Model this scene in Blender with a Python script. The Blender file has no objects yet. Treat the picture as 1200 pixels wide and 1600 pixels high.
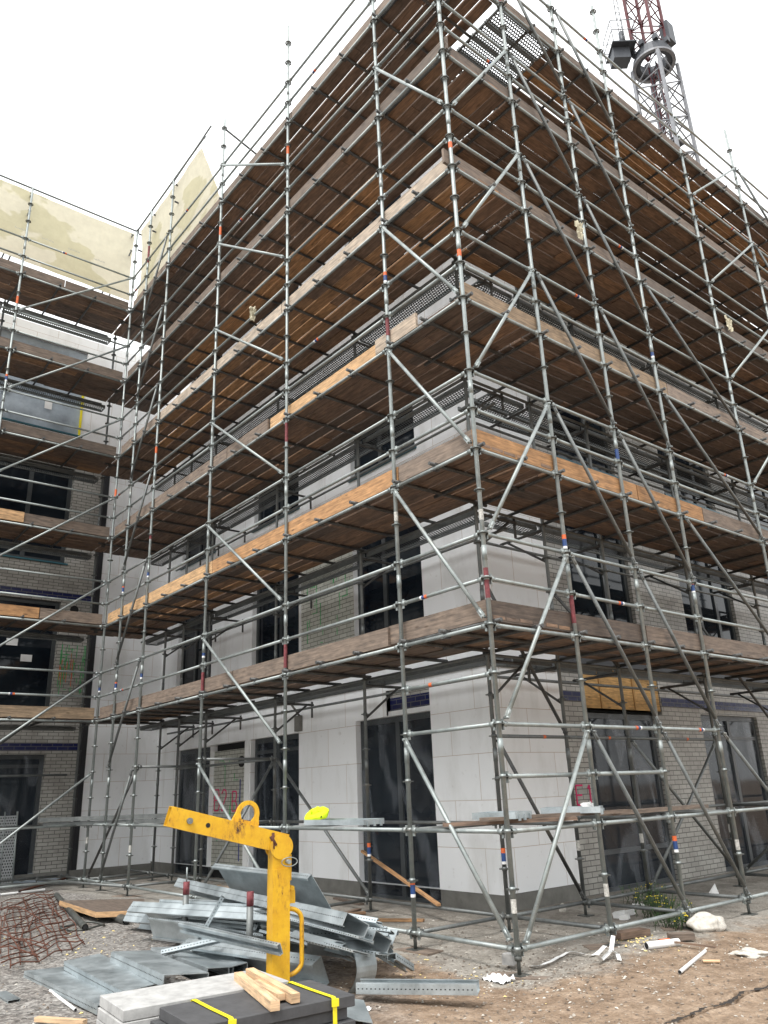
import bpy, math, random
from mathutils import Vector, Matrix, noise
random.seed(7)
S = bpy.context.scene
COL = S.collection

# ------------------------------------------------------------ camera, world, sun
YAW, PITCH, ROLL = math.radians(140.3761), math.radians(19.5676), math.radians(-2.269)
CAM = Vector((5.566, -5.984, 1.4085))
FPX = 1226.3
fw = Vector((math.cos(PITCH)*math.cos(YAW), math.cos(PITCH)*math.sin(YAW), math.sin(PITCH)))
rt = Vector((math.sin(YAW), -math.cos(YAW), 0)); up = rt.cross(fw)
RT = math.cos(ROLL)*rt + math.sin(ROLL)*up
UP = -math.sin(ROLL)*rt + math.cos(ROLL)*up
cd = bpy.data.cameras.new('camera'); cam = bpy.data.objects.new('camera', cd); COL.objects.link(cam)
M = Matrix((RT, UP, -fw)).transposed().to_4x4(); M.translation = CAM
cam.matrix_world = M
cd.sensor_fit = 'HORIZONTAL'; cd.sensor_width = 36.0; cd.lens = 36.0*FPX/1200.0
cd.clip_start = 0.05; cd.clip_end = 1500
S.camera = cam
S.render.resolution_x, S.render.resolution_y = 768, 1024

SUN_EL, SUN_AZ = math.radians(58), math.radians(-72)      # direction the light comes from, azimuth from +X
world = bpy.data.worlds.new('World'); S.world = world; world.use_nodes = True
wn, wl = world.node_tree.nodes, world.node_tree.links
for n in list(wn): wn.remove(n)
wo = wn.new('ShaderNodeOutputWorld'); bg = wn.new('ShaderNodeBackground'); sky = wn.new('ShaderNodeTexSky')
hs = wn.new('ShaderNodeHueSaturation'); mx = wn.new('ShaderNodeMix'); mx.data_type = 'RGBA'
sky.sky_type = 'NISHITA'; sky.sun_disc = False; sky.sun_elevation = SUN_EL; sky.sun_rotation = math.pi/2 - SUN_AZ
sky.air_density = 1.0; sky.dust_density = 5.0; sky.ozone_density = 1.0
hs.inputs['Saturation'].default_value = 0.12
mx.inputs['Factor'].default_value = 0.72
mx.inputs['B'].default_value = (12.2, 12.5, 12.6, 1)
wl.new(sky.outputs['Color'], hs.inputs['Color']); wl.new(hs.outputs['Color'], mx.inputs['A'])
wl.new(mx.outputs['Result'], bg.inputs['Color']); wl.new(bg.outputs['Background'], wo.inputs['Surface'])
bg.inputs['Strength'].default_value = 0.10
sd = bpy.data.lights.new('sun', 'SUN'); sd.energy = 1.3; sd.angle = math.radians(14); sd.color = (1.0, 0.965, 0.92)
sun = bpy.data.objects.new('sun', sd); COL.objects.link(sun)
sdir = Vector((math.cos(SUN_EL)*math.cos(SUN_AZ), math.cos(SUN_EL)*math.sin(SUN_AZ), math.sin(SUN_EL)))
sun.rotation_euler = sdir.to_track_quat('Z', 'Y').to_euler(); sun.location = (0, 0, 30)
S.view_settings.view_transform = 'Standard'; S.view_settings.look = 'None'; S.view_settings.gamma = 1
S.view_settings.use_curve_mapping = False
S.view_settings.exposure = 1.05
S.render.engine = 'CYCLES'

# ------------------------------------------------------------ helpers
def at(px, py, c, ax='z'):
    d = fw + (px-600)/FPX*RT - (py-800)/FPX*UP
    i = 'xyz'.index(ax)
    t = (c-CAM[i])/d[i]
    return CAM + t*d
GZ = -0.15
V = Vector
class MB:
    def __init__(s): s.v=[]; s.f=[]; s.uv=[]; s.tone=[]; s.sm=[]; s.mi=[]
    def face(s, pts, uv=None, tone=.5, sm=False, mi=0):
        b=len(s.v); s.v += [tuple(p) for p in pts]; s.f.append(list(range(b,b+len(pts))))
        s.uv.append(uv or [(0,0)]*len(pts)); s.tone.append(tone); s.sm.append(sm); s.mi.append(mi)
    def box(s, c, X, Y, Z, tone=.5, uo=None, mi=0):
        """oriented box: centre, half vectors"""
        c,X,Y,Z=V(c),V(X),V(Y),V(Z)
        if uo is None: uo=(random.random()*50, random.random()*50)
        L=[X.length*2,Y.length*2,Z.length*2]; g=max(range(3),key=lambda i:L[i])
        A=[X,Y,Z]
        if X.cross(Y).dot(Z)<0: A=[Y,X,Z]; L=[L[1],L[0],L[2]]; g=max(range(3),key=lambda i:L[i])
        for i in range(3):
            j,k=(i+1)%3,(i+2)%3
            for sgn in (1,-1):
                q=[(-1,-1),(1,-1),(1,1),(-1,1)]
                if sgn<0: q=q[::-1]
                pts=[c+sgn*A[i]+a*A[j]+b*A[k] for a,b in q]
                if k==g: uv=[(uo[0]+b*L[k]/2, uo[1]+a*L[j]/2+i*.37) for a,b in q]
                else: uv=[(uo[0]+a*L[j]/2, uo[1]+b*L[k]/2+i*.37) for a,b in q]
                s.face(pts,uv,tone,False,mi)
    def aabox(s, x0,x1,y0,y1,z0,z1,**k):
        s.box(((x0+x1)/2,(y0+y1)/2,(z0+z1)/2),((x1-x0)/2,0,0),(0,(y1-y0)/2,0),(0,0,(z1-z0)/2),**k)
    def bar(s, a, b, w, h, upv=(0,0,1), **k):
        a,b=V(a),V(b); X=(b-a)/2; d=X.normalized(); u=V(upv); Y=u.cross(d)
        if Y.length<1e-4: Y=V((1,0,0)).cross(d)
        Y.normalize(); Z=d.cross(Y).normalized()
        s.box((a+b)/2,X,Y*w/2,Z*h/2,**k)
    def tube(s, a, b, r, n=10, r2=None, caps=True, tone=.5, mi=0):
        a,b=V(a),V(b); d=(b-a); L=d.length
        if L<1e-6: return
        d.normalize(); r2=r if r2 is None else r2
        X=d.orthogonal().normalized(); Y=d.cross(X)
        base=len(s.v); uo=random.random()*50
        for k,(p,rr) in enumerate(((a,r),(b,r2))):
            for i in range(n):
                t=2*math.pi*i/n; s.v.append(tuple(p+rr*(math.cos(t)*X+math.sin(t)*Y)))
        for i in range(n):
            j=(i+1)%n
            s.f.append([base+i,base+j,base+n+j,base+n+i]); s.sm.append(True); s.tone.append(tone); s.mi.append(mi)
            s.uv.append([(uo,i*.03),(uo,(i+1)*.03),(uo+L,(i+1)*.03),(uo+L,i*.03)])
        if caps:
            for o,rev in ((0,True),(n,False)):
                q=[base+o+i for i in range(n)]
                if rev: q=q[::-1]
                s.f.append(q); s.sm.append(False); s.tone.append(tone); s.mi.append(mi); s.uv.append([(uo,0)]*n)
    def pipe(s, pts, r, n=10, tone=.5, mi=0, closed=False):
        pts=[V(p) for p in pts]; m=len(pts); base=len(s.v); prev=None; acc=0
        for i,p in enumerate(pts):
            if closed: t=(pts[(i+1)%m]-pts[i-1])
            else: t=pts[min(i+1,m-1)]-pts[max(i-1,0)]
            t.normalize()
            X=t.orthogonal().normalized() if prev is None else (prev-t*prev.dot(t)).normalized()
            prev=X; Y=t.cross(X); rr=r[i] if isinstance(r,(list,tuple)) else r
            for k in range(n):
                a=2*math.pi*k/n; s.v.append(tuple(p+rr*(math.cos(a)*X+math.sin(a)*Y)))
        for i in range(m if closed else m-1):
            i2=(i+1)%m
            for k in range(n):
                j=(k+1)%n
                s.f.append([base+i*n+k,base+i*n+j,base+i2*n+j,base+i2*n+k]); s.sm.append(True); s.tone.append(tone); s.mi.append(mi)
                s.uv.append([(i*.1,k*.03),(i*.1,k*.03+.03),(i*.1+.1,k*.03+.03),(i*.1+.1,k*.03)])
        if not closed:
            for o,rev in ((0,True),((m-1)*n,False)):
                q=[base+o+k for k in range(n)]
                if rev:q=q[::-1]
                s.f.append(q); s.sm.append(False); s.tone.append(tone); s.mi.append(mi); s.uv.append([(0,0)]*n)
    def washer(s, c, r0, r1, h, n=12, tone=.5, d=(0,0,1)):
        c=V(c); d=V(d).normalized(); X=d.orthogonal().normalized(); Y=d.cross(X); P=[]
        for rr,z in ((r0,-h/2),(r1,-h/2),(r1,h/2),(r0,h/2)):
            P.append([c+rr*(math.cos(2*math.pi*i/n)*X+math.sin(2*math.pi*i/n)*Y)+z*d for i in range(n)])
        for k in range(4):
            a,b=P[k],P[(k+1)%4]
            for i in range(n):
                j=(i+1)%n; s.face([a[i],a[j],b[j],b[i]][::-1],None,tone,True)
    def blob(s, c, rx, ry, rz, amp=.25, seed=0, n=8, tone=.5, rot=0):
        c=V(c); base=len(s.v); rings=n//2+1; cr,sr=math.cos(rot),math.sin(rot)
        for i in range(rings+1):
            th=math.pi*i/rings
            for k in range(n):
                ph=2*math.pi*k/n
                q=V((math.sin(th)*math.cos(ph),math.sin(th)*math.sin(ph),math.cos(th)))
                f=1+amp*noise.noise(q*1.7+V((seed*3.1,seed*1.7,seed)))*2
                x,y=q.x*rx*f,q.y*ry*f
                s.v.append((c.x+x*cr-y*sr,c.y+x*sr+y*cr,c.z+q.z*rz*f))
        for i in range(rings):
            for k in range(n):
                j=(k+1)%n
                s.f.append([base+i*n+k,base+(i+1)*n+k,base+(i+1)*n+j,base+i*n+j]); s.sm.append(n>=14); s.tone.append(tone); s.mi.append(0)
                s.uv.append([(k*.1,i*.1)]*4)
    def build(s, name, mats, parent=None, solid=0):
        off=parent_world(parent)
        me=bpy.data.meshes.new(name)
        me.from_pydata([(x-off.x,y-off.y,z-off.z) for x,y,z in s.v],[],s.f)
        if not isinstance(mats,(list,tuple)): mats=[mats]
        for m in mats: me.materials.append(m)
        ul=me.uv_layers.new(name='UVMap'); flat=[]
        for u in s.uv:
            for p in u: flat += [p[0],p[1]]
        ul.data.foreach_set('uv',flat)
        at_=me.attributes.new('tone','FLOAT','FACE'); at_.data.foreach_set('value',s.tone)
        me.polygons.foreach_set('use_smooth',s.sm); me.polygons.foreach_set('material_index',s.mi)
        me.update()
        o=bpy.data.objects.new(name,me); COL.objects.link(o)
        if parent is not None: o.parent=parent
        if solid:
            md=o.modifiers.new('solid','SOLIDIFY'); md.thickness=solid; md.offset=0
        return o
def parent_world(p):
    v=V((0,0,0))
    while p is not None: v+=V(p.location); p=p.parent
    return v
def thing(name, loc, label, cat, group=None):
    o=bpy.data.objects.new(name,None); COL.objects.link(o); o.location=loc; o.empty_display_size=.1
    o['label']=label; o['category']=cat
    if group: o['group']=group
    return o
def tag(o, label, cat, group=None, kind=None):
    o['label']=label; o['category']=cat
    if group: o['group']=group
    if kind: o['kind']=kind
    return o
def R_(a,b): return random.uniform(a,b)

# ------------------------------------------------------------ materials
def mat(name):
    m=bpy.data.materials.new(name); m.use_nodes=True
    nt=m.node_tree; b=nt.nodes['Principled BSDF']
    return m,nt,b
def N(nt,t,**k):
    n=nt.nodes.new(t)
    for a,v in k.items():
        if a in n.inputs.keys(): n.inputs[a].default_value=v
        else: setattr(n,a,v)
    return n
def ramp(nt,fac,stops):
    r=nt.nodes.new('ShaderNodeValToRGB'); e=r.color_ramp.elements
    e[0].position,e[0].color=stops[0][0],(*stops[0][1],1)
    e[1].position,e[1].color=stops[-1][0],(*stops[-1][1],1)
    for p,c in stops[1:-1]:
        x=e.new(p); x.color=(*c,1)
    nt.links.new(fac,r.inputs['Fac']); return r.outputs['Color']
def mixc(nt,a,b,fac,mode='MIX'):
    m=nt.nodes.new('ShaderNodeMix'); m.data_type='RGBA'; m.blend_type=mode
    for k,v in (('A',a),('B',b)):
        if isinstance(v,tuple): m.inputs[k].default_value=(*v,1)
        else: nt.links.new(v,m.inputs[k])
    if isinstance(fac,(int,float)): m.inputs['Factor'].default_value=fac
    else: nt.links.new(fac,m.inputs['Factor'])
    return m.outputs['Result']
def coord(nt,kind='Object',scale=(1,1,1)):
    t=nt.nodes.new('ShaderNodeTexCoord'); m=nt.nodes.new('ShaderNodeMapping'); m.inputs['Scale'].default_value=scale
    nt.links.new(t.outputs[kind],m.inputs['Vector']); return m.outputs['Vector']
def noi(nt,vec,scale,detail=4,rough=.6,out='Fac'):
    n=N(nt,'ShaderNodeTexNoise'); n.inputs['Scale'].default_value=scale; n.inputs['Detail'].default_value=detail; n.inputs['Roughness'].default_value=rough
    nt.links.new(vec,n.inputs['Vector']); return n.outputs[out]
def bump(nt,b,h,strength=.3,dist=.01):
    n=nt.nodes.new('ShaderNodeBump'); n.inputs['Strength'].default_value=strength; n.inputs['Distance'].default_value=dist
    nt.links.new(h,n.inputs['Height']); nt.links.new(n.outputs['Normal'],b.inputs['Normal'])
def tone_attr(nt):
    a=nt.nodes.new('ShaderNodeAttribute'); a.attribute_name='tone'; return a.outputs['Fac']
def mth(nt,op,a,b=None):
    m=nt.nodes.new('ShaderNodeMath'); m.operation=op
    for i,v in enumerate((a,b)):
        if v is None: continue
        if isinstance(v,(int,float)): m.inputs[i].default_value=v
        else: nt.links.new(v,m.inputs[i])
    return m.outputs[0]

def wood(name, c0, c1, c2, stain=.5, rough=.8, tonew=1.0):
    """planks: UV u runs along the grain; 'tone' picks the board's own shade"""
    m,nt,b=mat(name)
    g=noi(nt,coord(nt,'UV',(.9,16,1)),2.4,6,.72)
    g2=noi(nt,coord(nt,'UV',(3,9,1)),2.2,3,.5)
    st=noi(nt,coord(nt,'UV',(2.0,4.0,1)),1.3,4,.6)
    t=tone_attr(nt)
    base=ramp(nt,t,[(0,c0),(.5,c1),(1,c2)])
    gr=ramp(nt,g,[(.30,(.30,.28,.27)),(.48,(.85,.83,.82)),(.68,(1.30,1.24,1.18))])
    c=mixc(nt,base,gr,.9,'MULTIPLY')
    c=mixc(nt,c,ramp(nt,g2,[(.35,(.62,.60,.60)),(.65,(1.2,1.15,1.1))]),.6,'MULTIPLY')
    c=mixc(nt,c,(.035,.03,.027),mth(nt,'MULTIPLY',ramp(nt,st,[(.5,(0,0,0)),(.72,(1,1,1))]),stain))
    kn=N(nt,'ShaderNodeTexVoronoi'); kn.inputs['Scale'].default_value=1.0
    nt.links.new(coord(nt,'UV',(2.3,8,1)),kn.inputs['Vector'])
    kf=ramp(nt,kn.outputs['Distance'],[(.06,(1,1,1)),(.13,(0,0,0))])
    c=mixc(nt,c,(.05,.025,.012),mth(nt,'MULTIPLY',kf,.7))
    nt.links.new(c,b.inputs['Base Color']); b.inputs['Roughness'].default_value=rough
    bump(nt,b,g,.5,.004)
    return m
M_plank=wood('weathered_deck_boards',(.135,.108,.092),(.25,.168,.118),(.46,.27,.13),.55)
M_toe_fresh=wood('fresh_pine_boards',(.36,.20,.09),(.50,.29,.14),(.56,.37,.20),.10)
M_toe_tan=wood('tan_boards',(.30,.225,.15),(.40,.32,.24),(.46,.40,.33),.15)
M_toe_dark=wood('dark_weathered_boards',(.075,.060,.050),(.13,.10,.08),(.20,.16,.13),.4)
M_toe_grey=wood('grey_weathered_boards',(.11,.09,.075),(.19,.15,.12),(.27,.22,.18),.35)
M_batten=wood('new_softwood',(.55,.38,.22),(.62,.44,.27),(.68,.50,.32),.03,.7)
M_ply=wood('plywood',(.45,.27,.10),(.52,.32,.12),(.58,.38,.16),.15)

def steel(name, ca, cb, rough=.42, metal=.75, spots=.5):
    m,nt,b=mat(name); co=coord(nt,'Object')
    n1=noi(nt,co,7,5,.7); n2=noi(nt,co,60,3,.6)
    c=ramp(nt,n1,[(.3,ca),(.7,cb)])
    c=mixc(nt,c,(.55,.53,.49),mth(nt,'MULTIPLY',ramp(nt,n2,[(.62,(0,0,0)),(.7,(1,1,1))]),spots))
    n3=noi(nt,co,2.3,4,.7)
    c=mixc(nt,c,(.20,.17,.13),mth(nt,'MULTIPLY',ramp(nt,n3,[(.58,(0,0,0)),(.75,(1,1,1))]),.5))
    nt.links.new(c,b.inputs['Base Color']); b.inputs['Metallic'].default_value=metal
    r=ramp(nt,n1,[(.3,(rough-.1,)*3),(.7,(rough+.15,)*3)]); nt.links.new(r,b.inputs['Roughness'])
    return m
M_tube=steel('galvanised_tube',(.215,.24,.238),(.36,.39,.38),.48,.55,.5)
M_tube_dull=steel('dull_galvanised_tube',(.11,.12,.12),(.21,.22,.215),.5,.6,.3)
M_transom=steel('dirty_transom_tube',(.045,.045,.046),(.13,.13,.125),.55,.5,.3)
M_ring=steel('collar_steel',(.06,.065,.06),(.15,.155,.145),.5,.6,.2)
def sheetmetal():
    m,nt,b=mat('galvanised_sheet'); co=coord(nt,'Object')
    v=N(nt,'ShaderNodeTexVoronoi'); v.inputs['Scale'].default_value=55; nt.links.new(co,v.inputs['Vector'])
    n1=noi(nt,co,3.5,6,.7)
    c=mixc(nt,ramp(nt,v.outputs['Distance'],[(0,(.34,.385,.40)),(.6,(.45,.495,.51))]),ramp(nt,n1,[(.3,(.19,.225,.24)),(.7,(.60,.65,.67))]),.6)
    nt.links.new(c,b.inputs['Base Color']); b.inputs['Metallic'].default_value=.72
    r=ramp(nt,n1,[(.3,(.32,)*3),(.7,(.55,)*3)]); nt.links.new(r,b.inputs['Roughness'])
    bump(nt,b,n1,.15,.02)
    return m
M_sheet=sheetmetal()
def perforated(name, s=.04, rad=.3, col=(.22,.23,.23), slot=1.0):
    m,nt,b=mat(name)
    uv=coord(nt,'UV',(1/s*slot,1/s,1)); sep=N(nt,'ShaderNodeSeparateXYZ'); nt.links.new(uv,sep.inputs[0])
    fy=mth(nt,'FLOOR',sep.outputs['Y']); off=mth(nt,'MULTIPLY',mth(nt,'MODULO',fy,2.0),.5)
    x=mth(nt,'SUBTRACT',mth(nt,'FRACT',mth(nt,'ADD',sep.outputs['X'],off)),.5)
    y=mth(nt,'SUBTRACT',mth(nt,'FRACT',sep.outputs['Y']),.5)
    d=mth(nt,'SQRT',mth(nt,'ADD',mth(nt,'MULTIPLY',x,x),mth(nt,'MULTIPLY',y,y)))
    solid=mth(nt,'GREATER_THAN',d,rad)
    b.inputs['Base Color'].default_value=(*col,1); b.inputs['Metallic'].default_value=.6; b.inputs['Roughness'].default_value=.5
    nt.links.new(solid,b.inputs['Alpha'])
    return m
M_perf=perforated('perforated_steel_deck',.05,.34,(.055,.06,.06))
def simple(name,col,rough=.7,metal=0,var=.15,scale=6,spec=.5,bmp=0):
    m,nt,b=mat(name); n=noi(nt,coord(nt,'Object'),scale,5,.65)
    lo=tuple(x*(1-var) for x in col); hi=tuple(min(1,x*(1+var)) for x in col)
    nt.links.new(ramp(nt,n,[(.3,lo),(.7,hi)]),b.inputs['Base Color'])
    b.inputs['Roughness'].default_value=rough; b.inputs['Metallic'].default_value=metal; b.inputs['Specular IOR Level'].default_value=spec
    if bmp: bump(nt,b,n,bmp,.01)
    return m
def insulation():
    m,nt,b=mat('white_insulation_board')
    uv=coord(nt,'UV'); br=N(nt,'ShaderNodeTexBrick'); nt.links.new(uv,br.inputs['Vector'])
    br.inputs['Scale'].default_value=1; br.inputs['Brick Width'].default_value=1.05; br.inputs['Row Height'].default_value=.62
    br.inputs['Mortar Size'].default_value=.0035; br.inputs['Mortar Smooth'].default_value=.2
    br.inputs['Color1'].default_value=(.80,.805,.81,1); br.inputs['Color2'].default_value=(.84,.845,.85,1); br.inputs['Mortar'].default_value=(.42,.32,.24,1)
    n=noi(nt,coord(nt,'Object',(1,1,.35)),1.6,5,.6); n2=noi(nt,coord(nt,'Object'),9,3,.5)
    c=mixc(nt,br.outputs['Color'],(.50,.49,.46),mth(nt,'MULTIPLY',ramp(nt,n,[(.5,(0,0,0)),(.75,(1,1,1))]),.55))
    c=mixc(nt,c,(.40,.38,.34),mth(nt,'MULTIPLY',ramp(nt,n2,[(.66,(0,0,0)),(.8,(1,1,1))]),.35))
    nt.links.new(c,b.inputs['Base Color']); b.inputs['Roughness'].default_value=.85
    return m
M_ins=insulation()
def bricks(name,c1,c2,mo,bw=.235,bh=.078,ms=.007,dirt=.6,rough=.45):
    m,nt,b=mat(name); uv=coord(nt,'UV'); br=N(nt,'ShaderNodeTexBrick'); nt.links.new(uv,br.inputs['Vector'])
    br.inputs['Scale'].default_value=1; br.inputs['Brick Width'].default_value=bw; br.inputs['Row Height'].default_value=bh
    br.inputs['Mortar Size'].default_value=ms; br.inputs['Mortar Smooth'].default_value=.1; br.inputs['Bias'].default_value=0
    br.inputs['Color1'].default_value=(*c1,1); br.inputs['Color2'].default_value=(*c2,1); br.inputs['Mortar'].default_value=(*mo,1)
    n=noi(nt,coord(nt,'Object'),2.2,6,.7)
    c=mixc(nt,br.outputs['Color'],(.13,.115,.10),mth(nt,'MULTIPLY',ramp(nt,n,[(.42,(0,0,0)),(.75,(1,1,1))]),dirt))
    nt.links.new(c,b.inputs['Base Color']); b.inputs['Roughness'].default_value=rough
    bump(nt,b,br.outputs['Fac'],-.5,.01)
    return m
M_brick=bricks('white_glazed_brick',(.41,.395,.36),(.32,.31,.28),(.085,.08,.075),dirt=.6)
M_brick_g=bricks('greenish_tile_brick',(.46,.455,.40),(.38,.38,.33),(.11,.11,.095),dirt=.35)
M_blue=bricks('cobalt_glazed_brick',(.006,.010,.060),(.010,.014,.085),(.09,.09,.10),dirt=.2,rough=.25)
M_plinth=simple('grey_plinth_render',(.17,.165,.15),.9,0,.2,5,.3,.2)
M_black=simple('black_membrane',(.012,.012,.015),.5)
M_frame=simple('anthracite_window_frame',(.035,.040,.042),.4)
M_steelbeam=simple('blue_grey_lintel',(.14,.16,.18),.5)
M_teal=simple('teal_window_sill',(.02,.10,.13),.4)
M_red=simple('dark_red_tape',(.15,.03,.035),.7,0,.5,25)
M_roofedge=simple('concrete_slab_edge',(.30,.30,.29),.9)
def glass():
    m,nt,b=mat('dark_window_glass'); n=noi(nt,coord(nt,'Object'),.9,3,.5)
    nt.links.new(ramp(nt,n,[(.35,(.004,.006,.010)),(.7,(.016,.022,.028))]),b.inputs['Base Color'])
    b.inputs['Roughness'].default_value=.05; b.inputs['IOR'].default_value=1.33; b.inputs['Specular IOR Level'].default_value=.5
    bump(nt,b,n,.08,.03)
    return m
M_glass=glass()
def film(name,col,alpha,rough=.25):
    m,nt,b=mat(name); n=noi(nt,coord(nt,'Object',(1,1,.4)),5,5,.6)
    w=N(nt,'ShaderNodeTexWave'); w.wave_type='BANDS'; w.bands_direction='DIAGONAL'; w.inputs['Scale'].default_value=.55; w.inputs['Distortion'].default_value=14; w.inputs['Detail'].default_value=4; w.inputs['Detail Scale'].default_value=1.1
    nt.links.new(coord(nt,'Object',(1,1,.35)),w.inputs['Vector'])
    b.inputs['Base Color'].default_value=(*col,1); b.inputs['Roughness'].default_value=rough
    fold_glint=mth(nt,'MULTIPLY',ramp(nt,w.outputs['Fac'],[(.86,(0,0,0)),(.99,(1,1,1))]),min(1,alpha*3.2))  # highlights on the wrinkled film put in as paler, more opaque streaks
    base=ramp(nt,n,[(.35,(alpha*.4,)*3),(.65,(min(1,alpha*1.3),)*3)])
    nt.links.new(mth(nt,'MINIMUM',mth(nt,'ADD',fold_glint,base),1.0),b.inputs['Alpha'])
    bump(nt,b,n,.8,.05)
    return m
M_film=film('clear_plastic_sheeting',(.30,.33,.37),.055,.25)
M_film_w=simple('milky_protective_film',(.30,.345,.39),.3,0,.25,2.5)
def tarp():
    m,nt,b=mat('translucent_beige_sheeting'); co=coord(nt,'Object',(1,1,1.6))
    n=noi(nt,co,.55,4,.5); n2=noi(nt,coord(nt,'Object'),5,5,.6)
    w=ramp(nt,n,[(.53,(0,0,0)),(.545,(1,1,1))])
    c=mixc(nt,(.70,.645,.50),(.56,.51,.33),mth(nt,'MULTIPLY',w,.8))
    c=mixc(nt,c,ramp(nt,n2,[(.3,(.88,.88,.88)),(.7,(1,1,1))]),1.0,'MULTIPLY')
    nt.links.new(c,b.inputs['Base Color']); b.inputs['Roughness'].default_value=.6
    tr=N(nt,'ShaderNodeBsdfTranslucent'); nt.links.new(c,tr.inputs['Color'])
    ms=N(nt,'ShaderNodeMixShader'); ms.inputs[0].default_value=.78
    out=nt.nodes['Material Output']
    nt.links.new(b.outputs[0],ms.inputs[1]); nt.links.new(tr.outputs[0],ms.inputs[2]); nt.links.new(ms.outputs[0],out.inputs['Surface'])
    bump(nt,b,n2,.5,.05)
    return m
M_tarp=tarp()
def yellow():
    m,nt,b=mat('scuffed_yellow_paint'); co=coord(nt,'Object')
    n=noi(nt,co,9,6,.7); n2=noi(nt,coord(nt,'Object',(1,1,.45)),7,8,.8)
    c=mixc(nt,(.66,.38,.012),(.56,.29,.008),ramp(nt,n,[(.35,(0,0,0)),(.65,(1,1,1))]))
    c=mixc(nt,c,(.30,.13,.02),ramp(nt,n2,[(.53,(0,0,0)),(.64,(.8,.8,.8))]))
    c=mixc(nt,c,(.055,.022,.012),ramp(nt,n2,[(.60,(0,0,0)),(.635,(1,1,1))]))
    nt.links.new(c,b.inputs['Base Color']); b.inputs['Roughness'].default_value=.45
    bump(nt,b,n2,.2,.003)
    return m
M_yellow=yellow()
M_rust=simple('rusty_rebar',(.105,.040,.024),.9,.1,.4,14)
M_stone_l=simple('pale_concrete_slab',(.37,.365,.355),.9,0,.22,11,.3,.3)
M_stone_d=simple('dark_grey_slab',(.065,.065,.068),.8,0,.2,14,.4,.2)
M_white=simple('white_plastic',(.72,.72,.71),.5,0,.06)
M_rubblew=simple('pale_rubble',(.50,.47,.42),.95,0,.3,20,.2,.3)
M_strap=simple('yellow_strap',(.80,.68,.02),.5,0,.05)
M_neon=simple('neon_yellow_fabric',(.70,.90,.02),.7,0,.12,12,.3,.5)
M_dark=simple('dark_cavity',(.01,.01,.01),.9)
M_green=simple('green_spray_paint',(.03,.36,.10),.8); M_pink=simple('pink_spray_paint',(.62,.02,.13),.8)
M_bluep=simple('blue_chalk_paint',(.03,.04,.22),.8)
M_orange=simple('orange_tape',(.60,.12,.03),.6); M_bluet=simple('blue_tape',(.015,.05,.17),.5)
M_paper=simple('white_paper',(.74,.74,.73),.8,0,.04)
M_leaf=simple('weed_leaf',(.035,.075,.02),.6,0,.5,30); M_flower=simple('yellow_blossom',(.75,.60,.05),.6)
M_cred=simple('red_crane_paint',(.085,.014,.018),.5,.2); M_cgrey=steel('crane_grey_steel',(.15,.155,.17),(.26,.265,.28),.55,.3,.1)
M_cdark=simple('crane_dark_steel',(.055,.06,.07),.5,.3)
M_foam=simple('crumbled_yellow_foam',(.66,.52,.22),.9,0,.2,20)

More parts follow.
